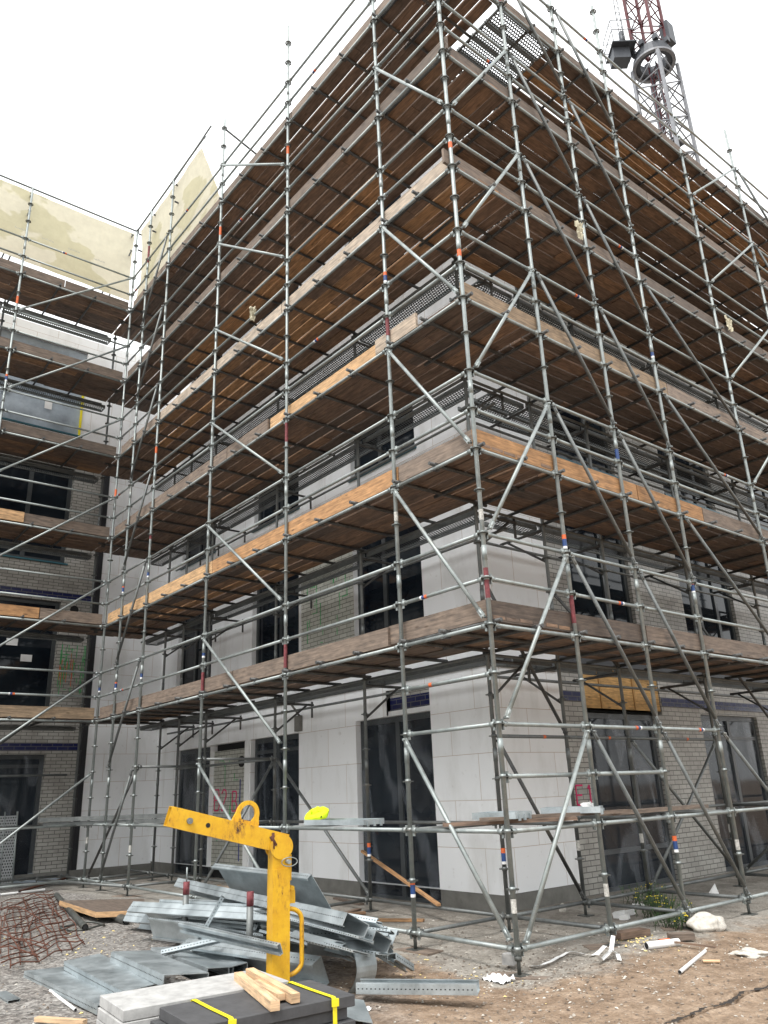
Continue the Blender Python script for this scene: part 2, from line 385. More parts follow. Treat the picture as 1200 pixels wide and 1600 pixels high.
def ground_mat():
    m,nt,b=mat('site_ground'); co=coord(nt,'Object'); sep=N(nt,'ShaderNodeSeparateXYZ'); nt.links.new(co,sep.inputs[0])
    nb=noi(nt,co,.9,6,.62); nf=noi(nt,co,28,6,.75); nm=noi(nt,co,5,6,.7)
    v=N(nt,'ShaderNodeTexVoronoi'); v.inputs['Scale'].default_value=34; nt.links.new(co,v.inputs['Vector'])
    v2=N(nt,'ShaderNodeTexVoronoi'); v2.inputs['Scale'].default_value=75; nt.links.new(co,v2.inputs['Vector'])
    dirt=ramp(nt,nm,[(.28,(.15,.103,.07)),(.5,(.275,.20,.14)),(.72,(.385,.295,.22))])
    grav=ramp(nt,v.outputs['Color'],[(.1,(.10,.095,.09)),(.5,(.22,.205,.19)),(.9,(.40,.385,.36))])
    conc=ramp(nt,nm,[(.3,(.21,.195,.17)),(.55,(.31,.295,.265)),(.75,(.38,.365,.33))])
    # x+y axis runs across the picture: gravel lies on the left, brown earth on the right
    s_=mth(nt,'ADD',mth(nt,'MULTIPLY',sep.outputs['X'],.6),mth(nt,'MULTIPLY',sep.outputs['Y'],.75))
    s_=mth(nt,'ADD',s_,mth(nt,'MULTIPLY',mth(nt,'SUBTRACT',nb,.5),3.0))
    fr=ramp(nt,mth(nt,'ADD',mth(nt,'MULTIPLY',s_,.35),1.0),[(.25,(0,0,0)),(.62,(1,1,1))])
    c=mixc(nt,grav,dirt,fr)
    # worn slab under the scaffold in front of the left facade
    ys=mth(nt,'ADD',sep.outputs['Y'],mth(nt,'MULTIPLY',mth(nt,'SUBTRACT',noi(nt,co,1.6,5,.7),.5),1.3))
    xs=mth(nt,'ADD',sep.outputs['X'],mth(nt,'MULTIPLY',mth(nt,'SUBTRACT',noi(nt,co,1.9,5,.7),.5),1.6))
    my=ramp(nt,mth(nt,'ADD',ys,.5),[(.0,(0,0,0)),(.25,(1,1,1))]); mx_=ramp(nt,mth(nt,'SUBTRACT',.6,xs),[(.0,(0,0,0)),(.35,(1,1,1))])
    c=mixc(nt,c,conc,mth(nt,'MULTIPLY',mth(nt,'MULTIPLY',my,mx_),.9))
    c=mixc(nt,c,ramp(nt,nf,[(.3,(.45,.43,.42)),(.5,(.95,.95,.95)),(.72,(1.35,1.33,1.3))]),.75,'MULTIPLY')
    c=mixc(nt,c,(.52,.49,.44),mth(nt,'MULTIPLY',ramp(nt,v2.outputs['Color'],[(.9,(0,0,0)),(.93,(1,1,1))]),.3))
    c=mixc(nt,c,ramp(nt,noi(nt,co,1.7,6,.7),[(.36,(.68,.64,.62)),(.55,(1,1,1))]),.8,'MULTIPLY')
    nt.links.new(c,b.inputs['Base Color']); b.inputs['Roughness'].default_value=.95; b.inputs['Specular IOR Level'].default_value=.2
    h=mth(nt,'ADD',mth(nt,'MULTIPLY',nf,.6),mth(nt,'MULTIPLY',v.outputs['Distance'],.6)); bump(nt,b,h,.8,.02)
    return m
M_ground=ground_mat()

# ------------------------------------------------------------ ground
crack=[at(a,b,-.18) for a,b in ((1040,1606),(1072,1595),(1100,1582),(1125,1577),(1145,1567),(1160,1557),(1177,1553),(1200,1544),(1230,1532),(1290,1515))]
def crack_d(x,y):
    best=9
    for a,b in zip(crack,crack[1:]):
        ab=V((b.x-a.x,b.y-a.y)); ap=V((x-a.x,y-a.y)); t=max(0,min(1,ap.dot(ab)/ab.length_squared))
        best=min(best,(ap-ab*t).length)
    return best
def gheight(x,y):
    z=GZ-.07*math.exp(-((x-.2)**2+(y+.4)**2)/1.2)-.03*max(0,min(1,(y+x-1)/3))
    z+=.02*noise.noise(V((x*.8,y*.8,0)))+.012*noise.noise(V((x*3.1,y*3.1,4)))
    near = -1<x<4 and -4.5<y<5
    if near: z+=.006*noise.noise(V((x*12,y*12,9)))
    if -.5<x<4 and -4<y<5:
        d=crack_d(x,y); w=.030+.032*noise.noise(V((x*9,y*9,2)))
        if d<.30: z+=.02*math.exp(-((d-.07)/.04)**2)
        if d<w: z-=.16
    # churned hollow beside the concrete lump
    z-=.05*math.exp(-((x-.5)**2+(y-3.4)**2)/.12)
    return z
def axis(bands):
    o=[]
    for a,b,s in bands:
        n=max(1,round((b-a)/s)); o+=[a+(b-a)*i/n for i in range(n)]
    return o+[bands[-1][1]]
gx=axis([(-400,-40,60),(-40,-14,4),(-14,-3,.35),(-3,-.5,.09),(-.5,1.6,.03),(1.6,3.0,.014),(3.0,3.6,.03),(3.6,10,.6),(10,40,6),(40,400,60)])
gy=axis([(-400,-40,60),(-40,-8,4),(-8,-4.5,.4),(-4.5,-2.6,.09),(-2.6,-1.0,.035),(-1.0,1.3,.015),(1.3,3.2,.035),(3.2,8,.2),(8,40,3),(40,400,60)])
g=MB(); nx,ny=len(gx),len(gy)
g.v=[(x,y,gheight(x,y)) for y in gy for x in gx]
for j in range(ny-1):
    for i in range(nx-1):
        g.f.append([j*nx+i,j*nx+i+1,(j+1)*nx+i+1,(j+1)*nx+i]); g.uv.append([(0,0)]*4); g.tone.append(.5); g.sm.append(True); g.mi.append(0)
go=g.build('ground',M_ground); go['kind']='structure'

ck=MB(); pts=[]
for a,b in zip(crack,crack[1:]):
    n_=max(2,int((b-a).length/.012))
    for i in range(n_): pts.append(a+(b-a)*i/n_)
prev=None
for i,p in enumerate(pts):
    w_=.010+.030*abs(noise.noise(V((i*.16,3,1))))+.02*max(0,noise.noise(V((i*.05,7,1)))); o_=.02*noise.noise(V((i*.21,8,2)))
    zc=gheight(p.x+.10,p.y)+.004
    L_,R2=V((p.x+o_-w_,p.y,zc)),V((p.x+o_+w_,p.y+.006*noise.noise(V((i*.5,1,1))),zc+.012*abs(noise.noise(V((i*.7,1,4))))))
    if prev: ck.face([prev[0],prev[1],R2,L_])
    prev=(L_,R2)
cko=ck.build('crack_shade_ribbon',simple('crack_shade_colour',(.028,.022,.018),.95,0,.5,60)); cko['kind']='structure'  # dark ribbon that puts the shade inside the crack in as colour

# ------------------------------------------------------------ building
XW,YW=-2.35,2.35          # outer faces of the white boards
bld=thing('apartment_building',(-8,8,0),'new apartment block with white insulation boards and pale brick behind the scaffolding','building')
def wallface(mb, ax, c, u0,u1,z0,z1, holes, depth, nrm):
    """vertical face on plane ax=c with rectangular holes; reveals go 'depth' inward; nrm=+1/-1 outward sign"""
    us=sorted({u0,u1,*[h for q in holes for h in q[:2] if u0<h<u1]}); zs=sorted({z0,z1,*[h for q in holes for h in q[2:] if z0<h<z1]})
    def P(u,z,d=0): return (c-nrm*d,u,z) if ax=='x' else (u,c-nrm*d,z)
    def quad(pts,uvs):
        a,b_,c_=V(pts[0]),V(pts[1]),V(pts[2]); mb.face(pts,uvs)
    for a,b_ in zip(us,us[1:]):
        for e,f in zip(zs,zs[1:]):
            cu,cz=(a+b_)/2,(e+f)/2
            if any(q[0]<=cu<=q[1] and q[2]<=cz<=q[3] for q in holes): continue
            quad([P(a,e),P(b_,e),P(b_,f),P(a,f)],[(a,e),(b_,e),(b_,f),(a,f)])
    for q in holes:
        a,b_,e,f=max(q[0],u0),min(q[1],u1),max(q[2],z0),min(q[3],z1)
        quad([P(a,e),P(a,f),P(a,f,depth),P(a,e,depth)],[(0,e),(0,f),(depth,f),(depth,e)])
        quad([P(b_,e),P(b_,f),P(b_,f,depth),P(b_,e,depth)],[(0,e),(0,f),(depth,f),(depth,e)])
        quad([P(a,f),P(b_,f),P(b_,f,depth),P(a,f,depth)],[(a,0),(b_,0),(b_,depth),(a,depth)])
        quad([P(a,e),P(b_,e),P(b_,e,depth),P(a,e,depth)],[(a,0),(b_,0),(b_,depth),(a,depth)])
TOP=13.25
FL=[(3.35,6.02),(6.97,9.5),(10.37,12.85)]
# left facade
LW=[(-5.45,-3.6),(-9.06,-7.25),(-12.7,-10.9)]
holesL=[(-5.48,-3.58,GZ-.2,2.55),(-4.63,-3.58,2.56,2.96),(-9.03,-7.25,GZ-.2,2.5),(-10.78,-9.26,GZ-.2,2.5),(-12.5,-10.79,GZ-.2,2.48)]
for a,b_ in LW:
    for e,f in FL: holesL.append((a,b_,e,f))
holesL.append((-7.249,-5.451,3.35,6.02))     # brick panel between the first floor windows
w=MB(); wallface(w,'y',YW,-13.62,XW,.06,TOP,holesL,.17,-1); w.build('insulated_wall',M_ins,bld)
w=MB(); w.aabox(-13.6,XW-.2,YW+.17,YW+.3,GZ-.3,TOP-.1); w.build('inner_wall',M_dark,bld)
for a,b_ in ((-3.58,XW),(-7.25,-5.48),(-13.62,-12.5)):
    w=MB(); w.aabox(a,b_-(.0),YW+.012,YW+.16,GZ-.25,.058); w.build('plinth',M_plinth,bld)
w=MB(); wallface(w,'y',YW+.10,-10.78,-9.26,.0,2.36,[],.1,-1); w.build('brick_panel',M_brick_g,bld)
w=MB(); wallface(w,'y',YW+.06,-7.249,-5.451,3.35,6.02,[],.1,-1); w.build('brick_panel',M_brick_g,bld)
w=MB(); wallface(w,'y',YW+.08,-4.63,-3.58,2.84,2.96,[],.1,-1); w.build('brick_panel',M_brick,bld)
w=MB(); wallface(w,'y',YW+.075,-4.63,-3.58,2.63,2.84,[],.1,-1); w.build('blue_tile_band',M_blue,bld)
w=MB(); w.aabox(-4.63,-3.58,YW+.03,YW+.16,2.56,2.63); w.aabox(-4.70,-4.63,YW-.01,YW+.16,2.56,2.98); w.build('white_trim',M_white,bld)
w=MB(); w.aabox(-9.24,-9.06,YW-.02,YW+.16,GZ,2.48); w.build('white_trim',M_white,bld)
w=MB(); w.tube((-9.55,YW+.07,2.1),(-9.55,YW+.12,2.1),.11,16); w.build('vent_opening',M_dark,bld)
# right facade: white corner, then brick
XB=-2.52
w=MB(); wallface(w,'x',XW,YW,3.95,.06,TOP,[],.17,1); wallface(w,'y',3.95,XB-.1,XW,.06,TOP,[],.1,1); w.build('insulated_wall',M_ins,bld)
w=MB(); w.aabox(XW-.14,XW-.012,YW+.014,3.94,GZ-.25,.058); w.build('plinth',M_plinth,bld)
RWX=[(4.80,6.60),(8.30,10.35),(12.0,14.0)]
holesR=[(4.74,6.74,GZ-.3,2.5),(8.25,10.4,GZ-.3,2.55),(12.0,14.0,GZ-.3,2.55),(4.74,6.98,2.56,3.22)]
for a,b_ in RWX:
    for e,f in FL: holesR.append((a,b_,e+.02,f))
holesR.append((4.74,6.98,2.5,2.56))
w=MB(); wallface(w,'x',XB,3.95,15.5,GZ-.25,TOP,holesR,.16,1); w.build('brick_wall',M_brick,bld)
w=MB(); w.aabox(XB-.3,XB-.16,YW+.2,15.4,GZ-.3,TOP-.1); w.build('inner_wall',M_dark,bld)
w=MB(); w.box((XB-.03,5.86,2.89),(.012,0,0),(0,1.11,0),(0,0,.325),uo=(0,0),tone=.7)
w.box((XB-.01,5.25,2.89),(.012,0,0),(0,.02,0),(0,0,.32),uo=(0,0),tone=.1); w.box((XB-.01,6.2,2.89),(.012,0,0),(0,.02,0),(0,0,.32),uo=(0,0),tone=.1)
w.build('plywood_panel',M_ply,bld)
for (a,b_,e) in ((3.96,4.72,2.66),(7.0,8.24,2.66),(8.24,15.4,2.66),(3.96,4.78,6.1),(6.62,8.28,6.1),(10.37,11.98,6.1)):
    w=MB(); wallface(w,'x',XB+.012,a,b_,e,e+.155,[],.02,1); w.build('blue_tile_band',M_blue,bld)
# wing
XG=-13.75
GW=[(-2.45,-.24),(-5.6,-3.4)]
w=MB(); wallface(w,'x',XG+.13,.62,YW,.02,TOP,[],.1,1); wallface(w,'x',XG+.13,-7,.62,9.65,TOP,[(a,b_,10.37,12.85) for a,b_ in GW],.17,1)
w.build('insulated_wall',M_ins,bld)
w=MB(); wallface(w,'x',XG,-7,.5,GZ-.25,9.65,[(a,b_,e,f) for a,b_ in GW for e,f in [(GZ-.3,2.48)]+FL[:2]],.17,1); w.build('brick_wall',M_brick,bld)
w=MB(); w.aabox(XG-.02,XG+.15,.5,.62,GZ,9.64); w.build('membrane_strip',M_black,bld)
w=MB(); w.aabox(XG-.5,XG-.17,-7,YW+.2,GZ-.3,TOP-.1); w.build('inner_wall',M_dark,bld)
for e in (2.56,6.09):
    w=MB(); wallface(w,'x',XG+.012,-7,.5,e,e+.16,[],.02,1); w.build('blue_tile_band',M_blue,bld)
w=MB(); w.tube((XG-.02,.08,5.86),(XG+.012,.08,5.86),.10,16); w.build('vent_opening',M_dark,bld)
w=MB(); w.aabox(XG+.10,XG+.19,-7,YW,-.2,.02); w.build('plinth',M_plinth,bld)
w=MB(); w.aabox(-13.55,XW+.06,YW-.05,YW-.004,3.06,3.20); w.aabox(XW+.004,XW+.05,YW-.05,3.9,3.06,3.20); w.aabox(XB+.004,XB+.09,3.96,15.3,3.24,3.36); w.build('black_flashing',M_black,bld)
# roof: slab and parapet, mass behind
w=MB(); w.aabox(-13.6,XB-.31,YW+.32,15.4,TOP-.4,TOP-.12); w.aabox(-19,XG-.52,-7,15.4,TOP-.4,TOP-.12); w.build('roof',M_roofedge,bld)
w=MB(); w.aabox(-19,XB-.32,15.4,15.6,GZ-.3,TOP); w.aabox(-19.2,-19,-7,15.6,GZ-.3,TOP); w.aabox(-19,XG-.5,-7.2,-7,GZ-.3,TOP); w.aabox(XB-.3,XB,15.5,15.6,GZ-.3,TOP); w.build('rear_wall',M_roofedge,bld)

def window(ax,c,nrm,a,b_,e,f,mull=(),rec=.10,kind='window',film_=None,sill=False,trans=None,fr=.09):
    """frame with glass pane(s) set into an opening"""
    def B(mb,u0,u1,z0,z1,d0,d1,**k):
        if ax=='y': mb.aabox(u0,u1,min(c-nrm*d0,c-nrm*d1),max(c-nrm*d0,c-nrm*d1),z0,z1,**k)
        else: mb.aabox(min(c-nrm*d0,c-nrm*d1),max(c-nrm*d0,c-nrm*d1),u0,u1,z0,z1,**k)
    m=MB(); t=fr; a+=.004; b_-=.004; e+=.003; f-=.003
    B(m,a,a+t,e,f,rec,rec+.06); B(m,b_-t,b_,e,f,rec,rec+.06); B(m,a+t,b_-t,f-t,f,rec,rec+.06); B(m,a+t,b_-t,e,e+t,rec,rec+.06)
    xs=[a+t]+[a+(b_-a)*k for k in mull]+[b_-t]
    for k in mull: B(m,a+(b_-a)*k-.05,a+(b_-a)*k+.05,e+t,f-t,rec-.004,rec+.058)
    if trans: B(m,a+t,b_-t,trans,trans+.07,rec+.002,rec+.056)
    fo=m.build(kind,M_frame,bld)
    g_=MB(); B(g_,a+t*.5,b_-t*.5,e+t*.5,f-t*.5,rec+.03,rec+.042); g_.build('pane',M_glass,fo)
    if film_:
        q=MB(); n=14; zz=[e+(f-e)*i/10 for i in range(11)]
        for i in range(n):
            for k in range(10):
                def pt(i_,k_):
                    u=a+(b_-a)*i_/n; d=rec-.03-.03*noise.noise(V((u*3,zz[k_]*.9,c)))
                    return (c-nrm*d,u,zz[k_]) if ax=='x' else (u,c-nrm*d,zz[k_])
                q.face([pt(i,k),pt(i+1,k),pt(i+1,k+1),pt(i,k+1)],None,.5,True)
        q.build('plastic_film',film_,fo)
    if sill:
        q=MB(); B(q,a-.05,b_+.05,e-.035,e+.0,-.06,rec); q.build('sill',M_teal,fo)
    return fo
# left facade windows
window('y',YW,-1,-5.48,-3.58,GZ-.05,2.55,(.52,),kind='door',film_=M_film)
window('y',YW,-1,-9.03,-7.25,GZ-.05,2.5,(.5,),kind='door',film_=M_film,trans=2.2)
window('y',YW,-1,-12.5,-10.79,GZ-.05,2.48,(.5,),kind='door',film_=M_film,trans=2.15)
for i,(a,b_) in enumerate(LW):
    for j,(e,f) in enumerate(FL):
        window('y',YW,-1,a,b_,e,f,(.42,) if i!=1 else (.55,),sill=j>0,trans=None)
# right facade
window('x',XB,1,4.74,6.74,GZ-.05,2.5,(.62,),kind='door',film_=M_film,trans=.35,rec=.06)
window('x',XB,1,8.25,10.4,GZ-.05,2.55,(.5,),kind='door',film_=M_film,trans=2.1,rec=.06)
window('x',XB,1,12.0,14.0,GZ-.05,2.55,(.5,),kind='door',rec=.06)
for i,(a,b_) in enumerate(RWX):
    for j,(e,f) in enumerate(FL): window('x',XB,1,a,b_,e+.02,f,(.36,.7) if i==1 else (.6,),rec=.07,sill=j>0)
# wing
window('x',XG,1,-2.45,-.24,GZ-.05,2.48,(.42,),kind='door',trans=2.2,film_=M_film)
window('x',XG,1,-5.6,-3.4,GZ-.05,2.48,(.5,),kind='door')
for i,(a,b_) in enumerate(GW):
    window('x',XG,1,a,b_,*FL[0],(.30,),sill=True); window('x',XG,1,a,b_,*FL[1],(.55,),sill=True)
    window('x',XG+.13,1,a,b_,*FL[2],(.45,),sill=True,film_=M_film_w)
# concrete console above the middle door, joists of dark steel under each floor edge
w=MB(); w.aabox(-7.30,-7.12,YW-.07,YW-.003,2.52,2.80); w.tube((-7.2,YW-.02,2.8),(-7.0,YW-.35,3.0),.02,8); w.build('wall_bracket',M_plinth,bld)
# lettering and chalk marks on the brick
def strokes(name,mt,ax,c,nrm,paths,r=.014):
    for pa in paths:
        m=MB(); pts=[(c+nrm*.006,u,z) if ax=='x' else (u,c+nrm*.006,z) for u,z in pa]
        for p,q in zip(pts,pts[1:]):
            m.bar(p,q,.006 if False else r*1.6,r*.35,(1,0,0) if ax=='x' else (0,1,0))
        m.build(name,mt,bld)
def glyph(ch,u,z,s,flip=1):
    G={'E':[[(1,1),(0,1),(0,0),(1,0)],[(0,.5),(.8,.5)]],'1':[[(.2,.8),(.5,1),(.5,0)]],'B':[[(0,0),(0,1),(.7,1),(.8,.75),(.6,.5),(0,.5)],[(.6,.5),(.9,.25),(.7,0),(0,0)]],
       '2':[[(0,.8),(.3,1),(.7,.95),(.8,.7),(0,0),(.9,0)]],'F':[[(0,0),(0,1),(.8,1)],[(0,.55),(.6,.55)]]}
    return [[(u+flip*x*s*.6,z+y*s) for x,y in p] for p in G[ch]]
YP=YW+.10
strokes('sprayed_letter',M_pink,'y',YP,-1,glyph('B',-10.70,1.15,.42)+glyph('2',-10.38,1.15,.42)+glyph('F',-10.62,.65,.36),.016)
strokes('sprayed_letter',M_pink,'y',YP,-1,glyph('B',-9.92,1.14,.38),.016)
strokes('sprayed_letter',M_pink,'x',XB,1,glyph('E',4.30,1.10,.28)+glyph('1',4.56,1.12,.26),.016)
strokes('chalk_line',M_bluep,'y',YP,-1,[[(-9.6,1.75),(-9.6,.2)]],.016)
def scribble(ax,c,nrm,u0,u1,z0,z1,n,mt):
    for i in range(n):
        m=MB()
        u=R_(u0,u1); z=R_(z0,z1); L=R_(.1,.5)
        d=(0,1) if random.random()<.8 else (1,0)
        a=(u,z); b_=(u+d[0]*L*.4,min(z1,z+d[1]*L))
        P=lambda q:(c+nrm*.005,q[0],q[1]) if ax=='x' else (q[0],c+nrm*.005,q[1])
        m.bar(P(a),P(b_),.012,.004,(1,0,0) if ax=='x' else (0,1,0))
        m.build('chalk_mark',mt,bld)
scribble('y',YW+.06,-1,-7.1,-5.6,4.0,5.3,26,M_green); scribble('y',YP,-1,-10.6,-9.8,.5,2.2,16,M_green)
scribble('x',XG,1,-.2,.45,3.8,5.0,46,M_green); scribble('x',XG,1,-.2,.3,4.0,4.8,10,M_orange)
# paper notices stuck on the wing windows
for (y,z) in ((-1.0,4.55),(-1.35,4.9)):
    m=MB(); m.aabox(XG-.09,XG-.085,y,y+.25,z,z+.16); m.build('notice',M_paper,bld)
for (y,z) in ((-1.2,10.9),(-2.2,11.1)):
    m=MB(); m.aabox(XG+.175,XG+.18,y,y+.18,z,z+.24); m.build('notice',M_paper,bld)
m=MB(); m.aabox(XG+.135,XG+.15,-.30,-.24,10.3,11.6); m.build('tape_strip',M_strap,bld)

# ------------------------------------------------------------ scaffolds
def Z(n): return .5*n
DECKS=(6,10,14,18,22,26)
scL=thing('facade_scaffold',(-5.5,.7,GZ),'tube scaffold with plank decks along the left facade, from the near corner to the wing','scaffold')
scR=thing('facade_scaffold',(-.7,7,GZ),'tube scaffold with close uprights and six plank decks along the right facade','scaffold')
scW=thing('facade_scaffold',(-12,-3,GZ),'tube scaffold in front of the wing at the far left with sheeting hung above it','scaffold')
RT_=.0250; RL=.0220
def standard(root,x,y,top,base=None,dull=False,bands=(),n=12):
    base=gheight(x,y) if base is None else base
    m=MB(); m2=MB(); m.tube((x,y,base+.16),(x,y,Z(top)+.0),RT_,n)
    k=0
    while k<=top-.3:
        z=Z(k)
        m.tube((x,y,z-.022),(x,y,z+.022),RT_+.006,n)
        m2.washer((x,y,z),.042,.062,.011,14); m2.tube((x,y,z-.008),(x,y,z+.008),RT_+.008,n)
        for a in range(4):
            t=a*math.pi/2+math.pi/4
            m2.bar((x+.028*math.cos(t),y+.028*math.sin(t),z),(x+.048*math.cos(t),y+.048*math.sin(t),z),.014,.010)
        if k%4==3: m.tube((x,y,z+.2),(x,y,z+.36),RT_+.0035,n)
        k+=1
    o=m.build('standard',M_tube_dull if dull else M_tube,root); m2.build('collars',M_ring,o)
    m=MB(); m.tube((x,y,base-.0),(x,y,base+.22),.018,8); m.box((x,y,base+.005),(.075,0,0),(0,.075,0),(0,0,.005)); m.tube((x,y,base+.12),(x,y,base+.16),.034,8)
    m.build('base_jack',M_ring,o)
    for z,cols in bands:
        for i,(h,mt) in enumerate(cols):
            m=MB(); m.tube((x,y,z),(x,y,z+h),RT_+.0015,n,caps=False); m.build('tape_band',mt,o); z+=h
    return o
LB=[(.045,M_orange),(.045,M_bluet),(.03,M_paper)]
OB=[(.03,M_paper),(.09,M_bluet),(.055,M_orange)]
RB=[(.33,M_red)]; M_splash=simple('cement_splash',(.42,.41,.38),.9,0,.45,40)
WB=[(.12,M_splash)]
def ledger(root,a,b,name='ledger',mt=None,r=RL,heads=True,n=10,band=None):
    a,b=V(a),V(b); d=(b-a).normalized(); a2,b2=a+d*.05,b-d*.05
    m=MB(); m.tube(a2,b2,r,n)
    if heads:
        for p,q in ((a2,a2+d*.06),(b2-d*.06,b2)): m.tube(p,q,r+.007,n)
        for p in (a2+d*.01,b2-d*.01): m.bar(p-V((0,0,.06)),p+V((0,0,.05)),.012,.03)
    o=m.build(name,mt or M_tube,root)
    if band:
        for i,(h,mt2) in enumerate(LB if len(band)>1 else [(.05,M_orange)]):
            m=MB(); p=a2+d*((b-a).length*.62+.045*i); m.tube(p,p+d*h,r+.0015,n,caps=False); m.build('tape_band',mt2,o)
    return o
def brace(root,a,b,r=.0235,mt=None,name='brace',flat=None):
    a,b=V(a),V(b); d=(b-a).normalized(); m=MB(); a2,b2=a+d*.07,b-d*.07
    m.tube(a2+d*.10,b2-d*.10,r,10)
    h=V((0,0,1)).cross(d).normalized()
    for p,q in ((a2,a2+d*.11),(b2,b2-d*.11)):
        m.tube(p,q,.012,8,r2=r)
        m.box((p+q)/2-d*0,(q-p)/2,h*.008,h.cross(d)*.028)
        m.tube(p-h*.035,p+h*.035,.014,8)
    return m.build(name,mt or M_tube,root)
XS=[0,-1.43,-3.98,-6.54,-9.12,-10.41,-11.33]
YS=[0,1.41,2.80,4.18,6.60,8.98,11.5,14.2]
YWG=[0,-2.61,-5.2]
XIN=[-1.4,-3.98,-6.54,-9.15,-10.38,-11.30,-12.75]
YIN=[2.80,4.20,6.60,9.0,11.5,14.2]
D0=0.0
# left scaffold uprights
standard(scL,0,0,30,gheight(0,0),bands=[(3.28,RB),(4.15,WB),(7.6,[(.1,M_orange)]),(.30,WB),(9.3,[(.1,M_orange)])],n=16)
standard(scL,-1.43,0,30.2,bands=[(.34,OB),(4.55,WB),(8.05,OB),(7.2,RB)],n=14)
standard(scL,-3.98,0,30.9,bands=[(3.1,RB),(6.6,RB),(12.3,[(.2,M_orange)])])
standard(scL,-6.54,0,30.5,bands=[(3.62,OB),(3.05,RB),(12.2,[(.2,M_orange)])])
standard(scL,-9.12,0,31.0,bands=[(.55,WB),(3.6,OB),(5.6,OB),(8.3,[(.15,M_orange)]),(6.4,[(.1,M_red)])])
standard(scL,-10.41,0,31.0,bands=[(3.55,OB),(5.55,OB),(13.9,[(.5,M_red)])])
for x in XIN[:-1]:
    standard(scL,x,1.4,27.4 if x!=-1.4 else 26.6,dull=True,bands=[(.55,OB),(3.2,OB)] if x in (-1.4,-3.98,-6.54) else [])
for a,b in zip(XS,XS[1:]):
    for n_ in (0,2)+DECKS:
        ledger(scL,(a,0,Z(n_)),(b,0,Z(n_)))
    for d in DECKS:
        for k in (1,2):
            ledger(scL,(a,0,Z(d+k)),(b,0,Z(d+k)),'guardrail',band=OB if (d*7+k*3+int(-a*3))%9==0 else None)
ledger(scL,(0,0,Z(4)),(-1.43,0,Z(4)),'guardrail'); ledger(scL,(0,0,Z(5)),(-1.43,0,Z(5)),'guardrail',band=[(.1,M_orange)])
ledger(scL,(0,0,Z(9)-.25),(-1.43,0,Z(9)-.25),'guardrail') if False else None
for a,b in zip(XIN,XIN[1:]):
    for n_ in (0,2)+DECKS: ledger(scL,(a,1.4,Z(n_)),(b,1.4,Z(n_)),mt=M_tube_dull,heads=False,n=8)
for a,b in ((-6.54,-9.15),(-9.15,-10.38)): ledger(scL,(a,1.4,Z(4)),(b,1.4,Z(4)),mt=M_tube_dull,heads=False,n=8)
# braces, left facade
BR=.03
for k in (0,6,10,14,20,24): brace(scL,(0,-BR-.02,Z(k)+.03),(-1.43,-BR-.02,Z(k+4)))
for k in range(0,28,4): brace(scL,(-3.98,-BR-.02,Z(k)+.05),(-6.54,-BR-.02,Z(k+4)-.03))
for k in range(0,28,4): brace(scL,(-9.12,-BR-.02,Z(k+4)),(-10.41,-BR-.02,Z(k)),mt=M_tube_dull)
brace(scL,(-3.98,1.43,Z(0)),(-6.54,1.43,Z(4)),mt=M_tube_dull); brace(scL,(-9.12,.05,Z(4)),(-11.33,.05,Z(0)),mt=M_transom)
brace(scL,(-6.54,.05,Z(0)),(-6.54,1.4,Z(4)),mt=M_tube_dull)
# right facade
RTOP=[None,30.5,31,30.3,26.3,30.2,30,30]
for i,y in enumerate(YS):
    if i==0: continue
    standard(scR,0,y,RTOP[i],bands={1:[(3.15,RB),(4.05,OB),(.3,WB),(13.0,[(.1,M_red)])],2:[(.62,OB),(5.55,[(.16,M_bluet)])],3:[(.55,WB),(3.85,OB),(7.6,OB)],4:[(4.2,[(.2,M_bluet)])]}.get(i,[]),n=12)
for y in YIN: standard(scR,-1.4,y,27.2,dull=True,bands=[(.6,WB)])
for i,(a,b) in enumerate(zip(YS,YS[1:])):
    for n_ in (0,2)+DECKS: ledger(scR,(0,a,Z(n_)),(0,b,Z(n_)))
    for d in DECKS:
        for k in (1,2): ledger(scR,(0,a,Z(d+k)),(0,b,Z(d+k)),'guardrail',band=OB if (d*5+k*2+i*3)%7==0 else None)
for i in (0,1,2): ledger(scR,(0,YS[i],Z(4)),(0,YS[i+1],Z(4)),'guardrail',band=OB if i else None)
for i in (0,1): ledger(scR,(0,YS[i],Z(3)),(0,YS[i+1],Z(3)),'guardrail')
yy=[1.4]+YIN
for a,b in zip(yy,yy[1:]):
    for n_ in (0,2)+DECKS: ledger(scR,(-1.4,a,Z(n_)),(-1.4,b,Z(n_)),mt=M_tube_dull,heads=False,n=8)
for i in range(3): ledger(scR,(-1.4,yy[i],Z(4)),(-1.4,yy[i+1],Z(4)),'guardrail',mt=M_tube_dull,heads=False,n=8,band=[(.1,M_orange)])
for k in range(0,24,4): brace(scR,(BR+.02,0.03,Z(k)),(BR+.02,1.38,Z(k+4)))
for k in range(0,28,4): brace(scR,(BR+.02,1.41,Z(k+4)),(BR+.02,2.80,Z(k)),mt=M_tube_dull)
for k in (0,4,8,12,16,20,24): brace(scR,(BR+.02,2.80,Z(k+4)),(BR+.02,4.18,Z(k)),mt=M_tube_dull)
for k in (0,6,10,14): brace(scR,(BR+.02,4.18,Z(k+4)),(BR+.02,6.60,Z(k)),mt=M_tube_dull)
for k in (12,16,20,24): brace(scR,(BR+.02,6.60,Z(k)),(BR+.02,8.98,Z(k+4)))
for k in (12,16,20,24): brace(scR,(BR+.02,8.98,Z(k+4)),(BR+.02,11.5,Z(k)),mt=M_tube_dull)
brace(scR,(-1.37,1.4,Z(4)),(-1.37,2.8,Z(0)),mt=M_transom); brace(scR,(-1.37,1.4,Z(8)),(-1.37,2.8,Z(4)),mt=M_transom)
brace(scR,(-1.37,2.8,Z(8)),(-1.37,4.2,Z(6)),mt=M_transom)
